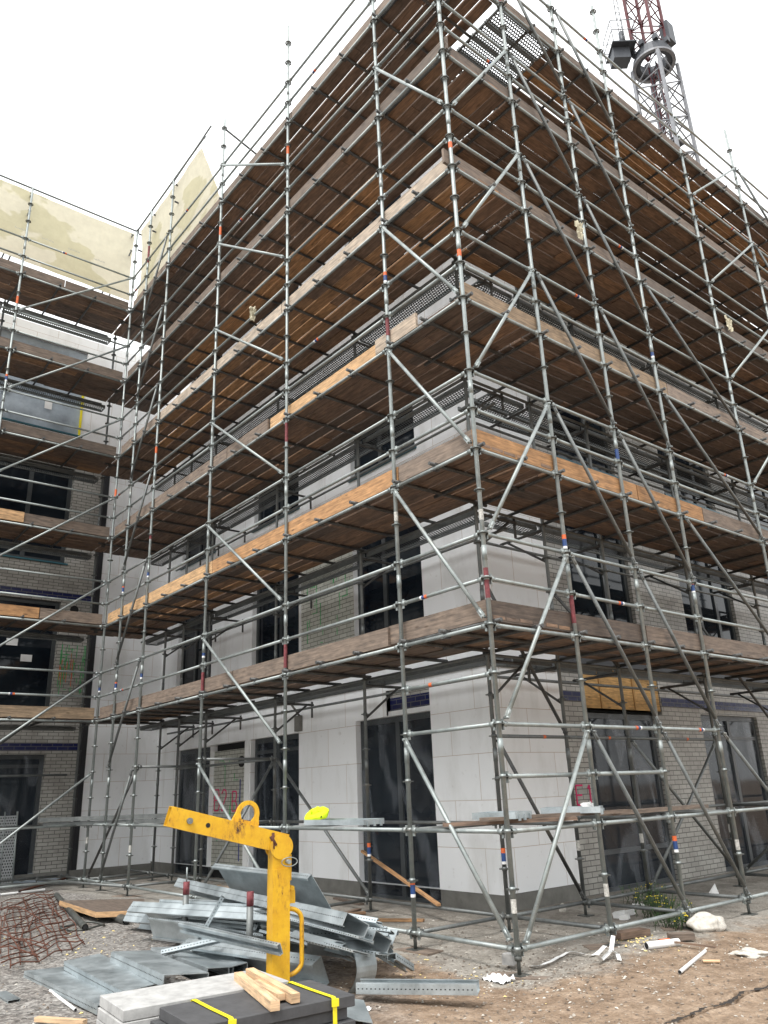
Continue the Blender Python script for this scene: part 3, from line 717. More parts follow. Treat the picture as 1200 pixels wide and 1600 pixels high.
brace(scR,(-1.37,4.2,Z(4)),(-1.37,6.6,Z(0)),mt=M_tube_dull); brace(scR,(-1.37,6.6,Z(4)),(-1.37,4.2,Z(0)),mt=M_tube_dull)
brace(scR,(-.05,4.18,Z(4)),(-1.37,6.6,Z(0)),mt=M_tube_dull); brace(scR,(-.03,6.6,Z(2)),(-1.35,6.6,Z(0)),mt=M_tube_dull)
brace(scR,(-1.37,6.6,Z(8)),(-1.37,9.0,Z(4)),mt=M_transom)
# wing
XO,XI=-11.35,-12.75
standard(scW,XO+.02,0,31,bands=[(3.6,OB),(.65,WB),(8.0,[(.2,M_orange)])])
for y in YWG[1:]: standard(scW,XO,y,31,bands=[(10.2,OB),(12.2,[(.2,M_orange)])])
for y in (.15,-2.6,-5.2): standard(scW,XI,y,28.2,dull=True,bands=[(1.0,[(.1,M_paper)])])
for a,b in zip(YWG,YWG[1:]):
    for n_ in (0,2)+DECKS: ledger(scW,(XO,a,Z(n_)),(XO,b,Z(n_)))
    for n_ in (0,2,4)+DECKS: ledger(scW,(XI,a,Z(n_)),(XI,b,Z(n_)),mt=M_tube_dull,heads=False,n=8)
    for d in DECKS:
        for k in (1,2): ledger(scW,(XO,a,Z(d+k)),(XO,b,Z(d+k)),'guardrail',band=OB if (d+k)%7==0 else None)
for k in range(0,28,4): brace(scW,(XO+BR+.02,0,Z(k+4)),(XO+BR+.02,-2.61,Z(k)))
for y in (.15,-2.6): brace(scW,(XI+.04,y+.0,Z(8)),(XI+.04,y-2.4,Z(4)),mt=M_transom)
# raking struts that hold the sheeting
for y in (-.08,-2.6,-5.2):
    brace(scW,(XO,y,Z(31)-.1),(XI-.5,y-.25,Z(28)),mt=M_tube_dull,r=.02,name='raking_strut'); brace(scW,(XO,y,Z(30)-.1),(XI,y-.1,Z(28)),mt=M_tube_dull,r=.02,name='raking_strut')
for x in (-11.33,-10.41,-9.12):
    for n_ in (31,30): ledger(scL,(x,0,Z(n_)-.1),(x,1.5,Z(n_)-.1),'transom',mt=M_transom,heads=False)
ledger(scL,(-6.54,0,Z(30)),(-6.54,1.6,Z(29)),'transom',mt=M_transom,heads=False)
ledger(scW,(XO,.1,Z(31)-.03),(XO,-5.4,Z(31)-.03),'top_rail',mt=M_tube_dull); ledger(scL,(-11.4,0,Z(31)-.03),(-7.45,0,Z(31)+.06),'top_rail',mt=M_tube_dull)

# decks -------------------------------------------------------
def deck(root, level, along, rows, a0, a1, c0, c1, gaps, tr_pos, fixed, fresh=()):
    """along: 'x' or 'y' run; rows boards across from c0 to c1; random lengths"""
    z=Z(level)+RL+.047+.004; m=MB(); th=.038; wd=(c1-c0)/rows
    rnd=random.Random(level*17+len(along)*3+int(a0*10))
    base={(18,'x'):.46,(14,'x'):.22,(22,'x'):.32,(26,'x'):.22,(26,'y'):.34,(22,'y'):.30,(18,'y'):.34}.get((level,along),rnd.uniform(.12,.32))
    for r in range(rows):
        p=a0+ (0 if r%2 else rnd.uniform(-1.5,0)); 
        while p<a1:
            L=rnd.choice((2.5,3.0,3.9,4.8)); s=max(p,a0); e=min(p+L,a1); p+=L+.006
            if e-s<.12: continue
            if rnd.random()<gaps: continue
            t=min(1,max(0,base+rnd.gauss(0,.19)))
            if level==26 and root is scR and s<2.7:
                if e<2.8: continue
                s=2.7
            for f0,f1,fr in fresh:
                if fr==r and s<f1 and e>f0: t=.97
            g_=rnd.choice((.012,.014,.018,.024,.036))
            cc0=c0+r*wd+g_*.5; cc1=c0+(r+1)*wd-g_*.5; dz=rnd.uniform(-.004,.016); sk=rnd.uniform(-.004,.004)
            c=((s+e)/2,(cc0+cc1)/2,z+th/2+dz); h=((e-s)/2,(cc1-cc0)/2)
            if along=='x': m.box(c,(h[0],sk,0),(0,h[1],0),(0,0,th/2),tone=t)
            else: m.box((c[1],c[0],c[2]),(sk,h[0],0),(h[1],0,0),(0,0,th/2),tone=t)
    m.build('deck_boards',M_plank,root)
    for p in tr_pos:
        m=MB(); q0,q1=c0-.16,c1+.08+rnd.uniform(0,.12)
        lo,hi=(q0,q1) if fixed>0 else (c0-.08-rnd.uniform(0,.12),c1+.16)
        zt=Z(level)+RL+.024; j=rnd.uniform(-.03,.03)
        if along=='x': A,B_=(p,lo,zt),(p+j,hi,zt)
        else: A,B_=(lo,p,zt),(hi,p+j,zt)
        m.tube(A,B_,.0235,8)
        # coupler that clips it to the outer ledger
        cc=(V(A) if fixed>0 else V(B_)); inn=(V(B_)-V(A)).normalized()*(1 if fixed>0 else -1)
        c_=cc+inn*.11; m.box(c_+V((0,0,-.03)),inn*.035,V((0,0,1)).cross(inn)*.03,(0,0,.045)); m.tube(c_+V((0,0,-.07)),c_-inn*.09+V((0,0,-.09)),.008,6)
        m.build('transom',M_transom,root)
def trs(pts,step):
    o=[]
    for a,b in zip(pts,pts[1:]):
        L=b-a; k=max(1,round(L/step))
        for i in range(k): o.append(a+.07+(L-.07)*i/k*1.0)
    return o
xs=sorted(XS); 
trL=trs([-12.6]+xs[0:],.78)
for d in DECKS:
    fresh={18:[(-9,-4,2)],22:[(-9.5,-4.5,3),(-9.5,-3,4)]}.get(d,())
    deck(scL,d,'x',6,-12.72,-.03 if d!=14 else -.05,.07,1.37,.0,[x for x in trL if x>-12.5],1,fresh)
trR=trs(YS,.72)
for d in DECKS:
    fresh={26:[(4.5,11,3),(5.5,13,2)]}.get(d,())
    deck(scR,d,'y',6,1.40,14.2,-1.37,-.07,.0,trR[:19],-1,fresh)
trW=trs([-5.2,-2.61,-.05],.85)
for d in DECKS: deck(scW,d,'y',6,-5.2,.04,XI+.03,XO-.07,.0,trW,-1)
# toe boards
def toe(root,level,axis_,a,b,mt,c=None,dz=0,tilt=0,h=.225,th=.038,tone=None):
    if c is None: c={'x':.052,'y':-.052,'w':XO-.052}[axis_]
    z0=Z(level)+.055+dz; m=MB(); tn=random.random() if tone is None else tone; t=V((0,tilt,0)) if axis_=='x' else V((tilt,0,0))
    mid=(a+b)/2; L=abs(b-a)/2
    up_=(V((0,0,1))+t).normalized()
    if axis_=='x': m.box((mid,c,z0+h/2),(L,0,0),V((0,1,0))*th/2,up_*h/2,tone=tn)
    elif axis_=='y': m.box((c,mid,z0+h/2),(0,L,0),V((1,0,0))*th/2,up_*h/2,tone=tn)
    else: m.box((c,mid,z0+h/2),(0,L,0),V((1,0,0))*th/2,up_*h/2,tone=tn)
    m.build('toe_board',mt,root)
G_,F_,T_=M_toe_grey,M_toe_fresh,M_toe_tan; K_=M_toe_dark
for lv,segs in {6:[(-.06,-1.75,G_,.02),(-1.72,-5.6,G_,-.0),(-5.58,-11.3,G_,0)],
                10:[(-.06,-1.38,G_,.0),(-1.40,-6.4,F_,0),(-6.42,-11.28,F_,0)],
                14:[(-.9,-1.75,T_,.02),(-1.5,-4.6,F_,0),(-4.62,-6.0,G_,0),(-6.02,-11.28,G_,0)],
                18:[(-.1,-4.2,T_,0),(-4.22,-9.1,T_,0),(-9.12,-11.28,G_,0)],
                22:[(.05,-2.4,G_,0),(-2.42,-6.5,G_,0),(-6.52,-11.28,G_,0)],
                26:[(0,-3.9,G_,0),(-3.92,-8.8,G_,0),(-8.82,-11.28,G_,0)]}.items():
    for i,(a,b,mt,dz) in enumerate(segs): toe(scL,lv,'x',a,b,mt,dz=dz,c=.052+(.041 if lv==6 and i==0 else .041 if lv==14 and i==1 else 0),tone={6:.55}.get(lv))
for lv,segs in {6:[(.03,2.9,K_,.3),(2.92,6.9,K_,.9),(6.92,14,K_,.5)],10:[(.03,3.2,F_,.2),(3.22,4.9,F_,.0),(4.92,9.5,G_,.5),(9.52,14,G_,.3)],
                14:[(.03,4.5,T_,.0),(4.52,9,G_,.9),(9.02,14,G_,.6)],18:[(-.1,3.7,G_,.5),(3.72,8.4,G_,.2),(8.42,14,G_,.5)],
                22:[(.2,5,G_,.3),(5.02,9.6,K_,1),(9.62,14,G_,.3)],26:[(.3,4.6,K_,1),(4.62,9.4,K_,.8),(9.42,14,G_,.2)]}.items():
    for a,b,mt,tn in segs: toe(scR,lv,'y',a,b,mt,tone=tn)
for lv,segs in {6:[(-.05,-2.3,T_,.0),(-2.32,-5.2,G_,.6)],10:[(-.05,-1.35,G_,.8),(-1.37,-5.2,F_,.3)],14:[(-.05,-1.95,G_,.4),(-1.9,-5.2,F_,.9)],
                18:[(-.05,-5.2,G_,.2)],22:[(-.05,-5.2,K_,1)],26:[(-.05,-1.6,K_,.7),(-1.62,-5.2,K_,.9)]}.items():
    for i,(a,b,mt,tn) in enumerate(segs): toe(scW,lv,'w',a,b,mt,tone=tn,c=XO-.052+(.04 if lv==14 and i==1 else 0))
# steel brackets and perforated steel planks between the inner uprights and the wall
def perf(root,axis_,a,b,c0,c1,z):
    m=MB(); o=MB()
    if axis_=='x':
        m.face([(a,c0,z),(b,c0,z),(b,c1,z),(a,c1,z)],[(a,c0),(b,c0),(b,c1),(a,c1)])
        for c in (c0,c1): o.aabox(a,b,c-.012,c+.012,z-.02,z+.05)
        for q in (a,b): o.aabox(q-.01,q+.01,c0+.014,c1-.014,z-.025,z-.002)
    else:
        m.face([(c0,a,z),(c0,b,z),(c1,b,z),(c1,a,z)],[(a,c0),(b,c0),(b,c1),(a,c1)])
        for c in (c0,c1): o.aabox(c-.012,c+.012,a,b,z-.02,z+.05)
        for q in (a,b): o.aabox(c0+.014,c1-.014,q-.01,q+.01,z-.025,z-.002)
    p=o.build('steel_plank',M_tube_dull,root); m.build('perforated_tread',M_perf,p)
for d in DECKS:
    z=Z(d)-.03
    xi=[-1.45,-3.98,-6.54,-9.15,-12.7]
    for a,b in zip(xi,xi[1:]):
        perf(scL,'x',b+.03,a-.03,1.50,1.80,z); 
        if d>18: perf(scL,'x',b+.03,a-.03,1.84,2.14,z-.002)
    yi=[1.95,2.80,4.20,6.60,9.0,11.5]
    for a,b in zip(yi,yi[1:]):
        perf(scR,'y',a+.03,b-.03,-1.80,-1.50,z)
        if d>10: perf(scR,'y',a+.03,b-.03,-2.14,-1.84,z-.002)
    for a,b in ((-5.2,-2.6),(-2.6,.1)): perf(scW,'y',a+.03,b-.03,-13.1,-12.82,z)
    for x in XIN[:-1]:
        m=MB(); m.tube((x,1.40,Z(d)-.075),(x,2.2,Z(d)-.075),.022,8); m.tube((x,1.42,Z(d)-.55),(x,2.05,Z(d)-.09),.018,8); m.tube((x,2.17,Z(d)-.3),(x,2.17,Z(d)-.02),.02,8)
        m.build('bracket',M_transom,scL)
    for y in YIN:
        m=MB(); m.tube((-1.40,y,Z(d)-.075),(-2.25,y,Z(d)-.075),.022,8); m.tube((-1.42,y,Z(d)-.55),(-2.1,y,Z(d)-.09),.018,8)
        m.build('bracket',M_transom,scR)
    if d==26:
        for k in range(4): perf(scR,'y',1.45,2.65,-1.30+.32*k,-1.02+.32*k,Z(d)+.03)
    # stringer tubes along the outer edge of the brackets
    ledger(scL,(-1.5,2.17,Z(d)-.12),(-12.7,2.17,Z(d)-.12),'stringer',mt=M_tube_dull,heads=False); ledger(scR,(-2.2,2.3,Z(d)-.12),(-2.2,14,Z(d)-.12),'stringer',mt=M_tube_dull,heads=False)
# base transoms
for x in XS[:-1]+[XS[-1]]:
    for n_ in (0,2): ledger(scL,(x,0,Z(n_)),(x if x!=0 else -.0,1.4,Z(n_)),'cross_tube',mt=M_tube_dull) if x<-1 else None
ledger(scR,(-1.4,1.4,0),(0,1.41,0),'cross_tube',mt=M_tube_dull); ledger(scR,(-1.4,1.4,Z(2)),(0,1.41,Z(2)),'cross_tube',mt=M_tube_dull)
for y in YIN[:4]:
    for n_ in (0,2): ledger(scR,(-1.4,y,Z(n_)),(0,y,Z(n_)),'cross_tube',mt=M_tube_dull)
for n_ in (4,): ledger(scL,(-9.12,0,Z(n_)),(-9.15,1.4,Z(n_)),'cross_tube',mt=M_tube_dull); ledger(scL,(-6.54,0,Z(n_)),(-6.54,1.4,Z(n_)),'cross_tube',mt=M_tube_dull)
for y in (0,-2.6): ledger(scW,(XO,y,0),(XI,y,0),'cross_tube',mt=M_tube_dull); ledger(scW,(XO,y,Z(2)),(XI,y,Z(2)),'cross_tube',mt=M_tube_dull)
ledger(scL,(-9.12,-.02,0),(-12.4,-.6,0),'cross_tube',mt=M_tube_dull)

# ------------------------------------------------------------ sheeting above the wing
def sheet(P, nu, nv, label):
    m=MB()
    for i in range(nu):
        for j in range(nv):
            q=[P(i/nu,j/nv),P((i+1)/nu,j/nv),P((i+1)/nu,(j+1)/nv),P(i/nu,(j+1)/nv)]
            m.face(q,None,.5,True)
    o=m.build('sheeting',M_tarp); return tag(o,label,'tarpaulin')
def rip(a,b): return .03*noise.noise(V((a*1.3,b*1.6,1)))+.015*noise.noise(V((a*4,b*3,5)))
def PW(u,v):
    y=-5.3+u*5.28; z=13.36+.16*(1-u)+v*(2.07-.16*(1-u)); return (XO-.09+rip(y,z)-.10*math.sin(math.pi*v),y,z)
sheet(PW,50,16,'long beige translucent sheeting stretched above the wing scaffold')
M_print=simple('faint_grey_print',(.38,.37,.33),.9)
shw=bpy.data.objects['sheeting']
for k in range(7):
    m=MB(); y=-.75-.62*k; z=14.15+.02*k; rr=random.Random(k)
    for i in range(9):
        yy=y-i*.032; h=rr.choice((.03,.045,.03)); x=XO-.02
        m.box((x,yy,z+h/2+.06*0),(.001,0,0),(0,.006,0),(0,0,h/2))
        if i%2: m.box((x,yy+.012,z+h*rr.choice((.1,.9,.5))),(.001,0,0),(0,.008,0),(0,0,.004))
    m.build('print_mark',M_print,shw)
def PL(u,v):
    z=13.2+v*(2.27); xe=-6.62-1.20*v**.75; x=-11.28+u*(xe+11.28); return (x,.09+rip(x,z)+.08*math.sin(math.pi*v),z+ .06*u*v)
sheet(PL,44,16,'beige translucent sheeting with a ragged free end over the left facade scaffold')
m=MB(); m.tube((-9.2,.0,15.47),(-7.2,.0,15.62),.02,8); tag(m.build('support_pole',M_tube_dull),'thin pole sticking out past the peak of the beige sheeting','pole')

# ------------------------------------------------------------ tower crane behind the roof
cx,cy=-6.25,19.9
cr=thing('tower_crane',(cx,cy,GZ),'lattice tower crane with dark slewing ring and red upper mast behind the building','crane')
def lattice(mb,hw,z0,z1,step,rc,rb,rot):
    def P(i,z): 
        t=rot+math.pi/4+i*math.pi/2; return V((cx+hw*1.414*math.cos(t),cy+hw*1.414*math.sin(t),z))
    for i in range(4): mb.bar(P(i,z0),P(i,z1),rc*2,rc*2,(1,0,0))
    n=round((z1-z0)/step)
    for k in range(n):
        a=z0+(z1-z0)*k/n; b=z0+(z1-z0)*(k+1)/n
        for i in range(4):
            mb.tube(P(i,a),P(i+1,a),rb,6)
            if (k+i)%2: mb.tube(P(i,a),P(i+1,b),rb,6)
            else: mb.tube(P(i+1,a),P(i,b),rb,6)
rot=-.08
ZR=-1.0
m=MB(); lattice(m,.66,GZ,30.3,.95,.06,.034,rot); m.build('lower_mast',M_cgrey,cr)
m=MB()
for k in range(0,62): 
    z=8+k*.36
    if z<30: m.tube((cx-.1,cy-.2,z),(cx+.25,cy-.35,z),.018,5)
m.tube((cx-.1,cy-.2,8),(cx-.1,cy-.2,30.2),.03,6); m.tube((cx+.25,cy-.35,8),(cx+.25,cy-.35,30.2),.03,6)
for z in (14,18,22,26): m.box((cx+.1,cy,z),(.4,0,0),(0,.35,0),(0,0,.02))
m.build('access_ladder',M_cdark,cr)
m=MB(); lattice(m,.17,8,30.3,.8,.03,.022,rot+.2); m.build('inner_rail',M_cred,cr)
m=MB(); m.washer((cx,cy,30.62),.55,.84,.22,28); m.washer((cx,cy,30.9),.6,.74,.3,28)
for k in range(8):
    t=k*math.pi/4; m.box((cx+.74*math.cos(t),cy+.74*math.sin(t),31.2),(.1,0,0),(0,.1,0),(0,0,.12))
m.build('slewing_ring',M_cdark,cr)
m=MB(); m.washer((cx,cy,30.45),.76,.90,.10,28); m.build('ring_flange',M_cgrey,cr)
m=MB(); lattice(m,.50,31.5,40,1.1,.055,.03,rot); m.build('upper_mast',M_cred,cr)
Lf=V((rt.x,rt.y,0)).normalized()*-1
m=MB(); pc=V((cx,cy,31.3))+Lf*1.30; m.box(pc,Lf*.52,V((-Lf.y,Lf.x,0))*.55,(0,0,.03)); m.box(pc+V((0,0,-.34))+Lf*.1,Lf*.36,V((-Lf.y,Lf.x,0))*.3,(0,0,.3)); m.build('platform',M_cdark,cr)
m=MB()
s_=V((-Lf.y,Lf.x,0))
for a in (-.5,0,.5):
    for b in (-.6,.6): m.tube(pc+Lf*a+s_*b,pc+Lf*a+s_*b+V((0,0,1.15)),.02,6)
for b in (-.6,.6):
    for h in (.6,1.15): m.tube(pc+Lf*-.5+s_*b+V((0,0,h)),pc+Lf*.5+s_*b+V((0,0,h)),.02,6)
for h in (.6,1.15): m.tube(pc+Lf*.5-s_*.6+V((0,0,h)),pc+Lf*.5+s_*.6+V((0,0,h)),.02,6)
m.build('railing',M_cgrey,cr)
m=MB(); lc=V((cx,cy,-.8))+Lf*1.15
for k in range(16): m.tube(lc+V((0,0,33+k*.4))-s_*.2,lc+V((0,0,33+k*.4))+s_*.2,.015,5)
for b in (-.2,.2): m.tube(lc+s_*b+V((0,0,32.6)),lc+s_*b+V((0,0,39.5)),.02,6)
for k in range(7):
    z=34+k*.9; pts=[lc+s_*(.36*math.cos(t))+Lf*(.05+.62*math.sin(t))+V((0,0,z)) for t in [math.pi*i/8 for i in range(9)]]; m.pipe(pts,.012,5)
m.build('ladder_cage',M_cgrey,cr)
m=MB(); m.box(V((cx,cy,32.2))-Lf*.85,(.2,0,0),(0,.25,0),(0,0,.55)); m.build('switch_cabinet',M_cdark,cr)
m=MB(); m.tube(V((cx,cy,31.6))+Lf*1.15,V((cx,cy,32.4))+Lf*1.15,.13,12); m.build('slewing_motor',M_cdark,cr)

# ------------------------------------------------------------ yellow lifting hook
hb=at(433,1535,GZ); hb=at(434,1564,GZ)
hk=thing('lifting_hook',hb,'scuffed yellow pallet lifting hook standing upright behind the stacks of slabs','lifting hook')
ad=V((-.219,-.976,0)).normalized(); sd_=V((ad.y,-ad.x,0))    # arm direction (horizontal) and side
if sd_.dot(CAM-hb)<0: sd_=-sd_
u3=V((0,0,1))
zt=at(440,1330,hb.x,'x').z
def hbox(mb,c,a,s,h,tilt=0,**k):
    X=(ad*math.cos(tilt)+u3*math.sin(tilt)); Zv=(u3*math.cos(tilt)-ad*math.sin(tilt)); mb.box(c,X*a,sd_*s,Zv*h,**k)
H=zt-hb.z
m=MB(); hbox(m,hb+u3*(H*.44),.075,.075,H*.44); m.build('post_sleeve',M_yellow,hk)
m=MB(); hbox(m,hb+u3*(H*.9),.066,.068,H*.16); hbox(m,hb+u3*(H*.885)-ad*.085,.012,.05,.1); m.build('post',M_yellow,hk)
# knee plates and arm
J=hb+u3*(H+.05); tl=math.radians(15)
m=MB()
for sg in (-1,1): m.tube(J-u3*.01+sd_*sg*.066,J-u3*.01+sd_*sg*.079,.100,24)
hbox(m,J-u3*.10,.074,.0655,.10); m.build('knee_plate',M_yellow,hk)
AX=ad*math.cos(tl)+u3*math.sin(tl); AZ=u3*math.cos(tl)-ad*math.sin(tl)
A0=J-AX*.05+AZ*.02; A1=J+AX*.99+AZ*.02; aw=.060; ah=.078; tk=.008
m=MB(); c=(A0+A1)/2; hl=(A1-A0).length/2
for sg in (-1,1):
    m.box(c+sd_*sg*(aw-tk/2),AX*hl,sd_*tk/2,AZ*ah); m.box(c+AZ*sg*(ah-tk/2-.0005),AX*(hl-.001),sd_*(aw-tk-.0005),AZ*tk/2)
m.build('arm',M_yellow,hk)
m=MB(); m.box(A0+AX*.5,AX*.01,sd_*(aw-.009),AZ*(ah-.009)); m.build('arm_inner_plate',M_rust,hk)
m=MB(); m.tube(A0+AX*.87+sd_*aw*1.02,A0+AX*.87+sd_*(aw+.03),.024,16); m.build('bolt_head',M_tube_dull,hk)
m=MB(); m.tube(A0+AX*.71+sd_*aw*.99,A0+AX*.71+sd_*(aw+.0025),.019,16); m.build('pin_hole',M_dark,hk)
# lifting eye: rounded plate with a hole on top of the arm
E0=A0+AX*.39+AZ*ah; m=MB(); ns=28
def ring2d(a,rx,rz,zc):
    t=math.pi*a; return AX*(rx*math.cos(t))+AZ*(zc+rz*math.sin(t))
outer=[AX*.12]+[ring2d(i/ns,.10,.115,.075) for i in range(ns+1)]+[AX*-.12]
inner=[AX*.045+AZ*.03]+[ring2d(i/ns,.066,.08,.075) for i in range(ns+1)]+[AX*-.045+AZ*.03]
for k in range(len(outer)-1):
    for sg,(o_) in ((1,1),(-1,-1)):
        q=[E0+outer[k]+sd_*sg*.02,E0+outer[k+1]+sd_*sg*.02,E0+inner[k+1]+sd_*sg*.02,E0+inner[k]+sd_*sg*.02]
        m.face(q if sg>0 else q[::-1])
    for L_ in (outer,inner):
        m.face([E0+L_[k]+sd_*.02,E0+L_[k+1]+sd_*.02,E0+L_[k+1]-sd_*.02,E0+L_[k]-sd_*.02],None,.5,True)
m.box(E0+AZ*.014,AX*.115,sd_*.0195,AZ*.016)
m.build('lifting_eye',M_yellow,hk)
# grab handle, pins
hx=hb-ad*.075
m=MB(); pts=[]
for i in range(7): t=math.pi/2*i/6; pts.append(hx-ad*(.12*math.sin(t))+sd_*.03+u3*(H*.60-.09*(1-math.cos(t))))
for i in range(7): t=math.pi/2*i/6; pts.append(hx-ad*(.12*math.cos(t))+sd_*.03+u3*(H*.16-.09*math.sin(t)+.09))
m.pipe(pts,.019,12); m.build('grab_handle',M_yellow,hk)
m=MB(); m.box(hx-ad*.03+u3*H*.68,ad*.03,sd_*.035,u3*.05); m.tube(hx-ad*.03+u3*H*.74-sd_*.05,hx-ad*.03+u3*H*.74+sd_*.05,.02,10); m.build('handle_lug',M_yellow,hk)
m=MB(); c=hb+u3*H*.93-ad*.05+sd_*.08; m.tube(c-sd_*.02,c+sd_*.05,.018,10); pts=[c+sd_*.05-ad*.07*math.sin(t)+u3*(.035*math.cos(t)) for t in [2*math.pi*i/14 for i in range(14)]]; m.pipe(pts,.004,6,closed=True); m.build('locking_pin',M_tube,hk)
m=MB(); c=A0+AX*.13+sd_*(aw+.01); m.tube(c-AZ*.06-AX*.02,c+AZ*.06+AX*.02,.012,8); m.tube(c+AX*.03+AZ*.03,c-AX*.03-AZ*.03,.016,8); m.build('locking_pin',M_rust,hk)

# ------------------------------------------------------------ slab stacks, battens, straps
def slab(x0,y0,L,W_,z,th,rotz,mt,label,grp):
    m=MB(); c,s=math.cos(rotz),math.sin(rotz); b=.004
    X=V((-s,c,0))*L/2; Y=V((c,s,0))*W_/2
    ctr=V((x0,y0,z+th/2))
    # bevelled block
    lay=[(z,-b),(z+b,0),(z+th-b,0),(z+th,-b)]
    def ringp(zz,e):
        return [V((x0,y0,zz))+X*(sx*(1+e/(L/2)))+Y*(sy*(1+e/(W_/2))) for sx,sy in ((-1,-1),(1,-1),(1,1),(-1,1))]
    R=[ringp(a,e) for a,e in lay]
    for k in range(3):
        for i in range(4):
            j=(i+1)%4; m.face([R[k][j],R[k][i],R[k+1][i],R[k+1][j]])
    m.face(R[3][::-1]); m.face(R[0])
    return tag(m.build('paving_slab',mt),label,'slab',grp)
th=.062
ordn=['topmost','second from the top','third from the top','fourth from the top','fifth from the top','lowest']
ztop=.25
for i in range(6):
    slab(.82+R_(-.012,.012)+(-.03 if i==1 else 0),-3.19+R_(-.012,.012)-(.03 if i==1 else 0),1.02,.56,ztop-(i+1)*(th+.003),th,-.085+R_(-.008,.008),M_stone_d,'dark grey slab, %s in the strapped front stack'%ordn[i],'dark slabs in the strapped stack')
for i in range(6):
    slab(.245+R_(-.008,.008),-3.32+R_(-.008,.008),1.08,.5,ztop-(i+1)*(th+.003)+.01,th,-.085+R_(-.005,.005),M_stone_l,'pale concrete slab, %s in the light stack behind the dark slabs'%ordn[i],'pale slabs in the light stack')
def strapf(label,t):
    m=MB(); X=V((.085,.996,0)).normalized(); Y=V((.996,-.085,0))
    c=V((.82,-3.19,0))+X*t; w_=.285
    pts=[c-Y*w_+V((0,0,-.1)),c-Y*(w_+.004)+V((0,0,ztop)),c-Y*(w_-.01)+V((0,0,ztop+.006)),c+V((0,0,ztop+.004)),c+Y*(w_-.01)+V((0,0,ztop+.006)),c+Y*(w_+.012)+V((0,0,ztop-.004)),c+Y*(w_+.012)+V((0,0,-.12))]
    for a,b in zip(pts,pts[1:]):
        m.bar(a,b,.028,.002,(0,0,1) if abs((b-a).z)<.02 else Y)
    m.box(c+Y*(w_+.018)+V((0,0,ztop-.02)),X*.022,Y*.006,(0,0,.02))
    return tag(m.build('strap',M_strap),label,'strap')
strapf('yellow plastic strap round the near left end of the dark slab stack',-.30); strapf('yellow plastic strap round the right end of the dark slab stack',.36)
def batten(a,b,w_,h,label,mt=M_batten):
    m=MB(); m.bar(a,b,w_,h,tone=R_(.3,.8)); return tag(m.build('timber_batten',mt),label,'timber','pale battens on the slabs')
zb=ztop+.03
batten(at(372,1525,zb),at(430,1572,zb-.0),.055,.05,'short pale timber batten on the slabs, left one with a cracked side')
batten(at(390,1519,zb+.02),at(462,1560,zb+.0),.055,.05,'short pale timber batten on the slabs, right one nearer the yellow post')
batten(at(398,1536,zb+.0),at(440,1558,zb-.0),.05,.035,'pale timber offcut wedged between the two battens on the slabs')

# ------------------------------------------------------------ galvanised profiles
def profile(pa,za,pb,zb_,w_,fl,roll,label,grp='galvanised sheet profiles in the heap',lip=True,inv=1):
    a,b=at(*pa,za),at(*pb,zb_); d=(b-a).normalized(); n=(u3-d*d.z).normalized(); s=n.cross(d)
    n,s=n*math.cos(roll)+s*math.sin(roll), s*math.cos(roll)-n*math.sin(roll)
    t=.0025; m=MB(); X=(b-a)/2; c=(a+b)/2
    m.box(c,X,s*(w_/2),n*t)
    for sg in (-1,1):
        m.box(c+s*sg*(w_/2-t)-n*inv*(fl/2+t*1.2),X*.999,s*t,n*(fl/2))
        if lip: m.box(c+s*sg*(w_/2-.014)-n*inv*(fl+t*1.2),X*.998,s*.0115,n*t)
    # rows of perforations along the flanges
    L=(b-a).length; k=int(L/.035)
    for i in range(k):
        p=a+d*(.02+i*.035)
        for sg in (-1,1):
            q=p+s*sg*(w_/2+.0006)-n*inv*fl*.5; m.box(q,d*.006,s*.0008,n*.004,mi=1)
    o=m.build('steel_profile',[M_sheet,M_dark]); 
    return tag(o,label,'steel profile',grp)
G1='galvanised sheet profiles in the heap'
com='long galvanised sheet profile lying among the others in the tangled heap'
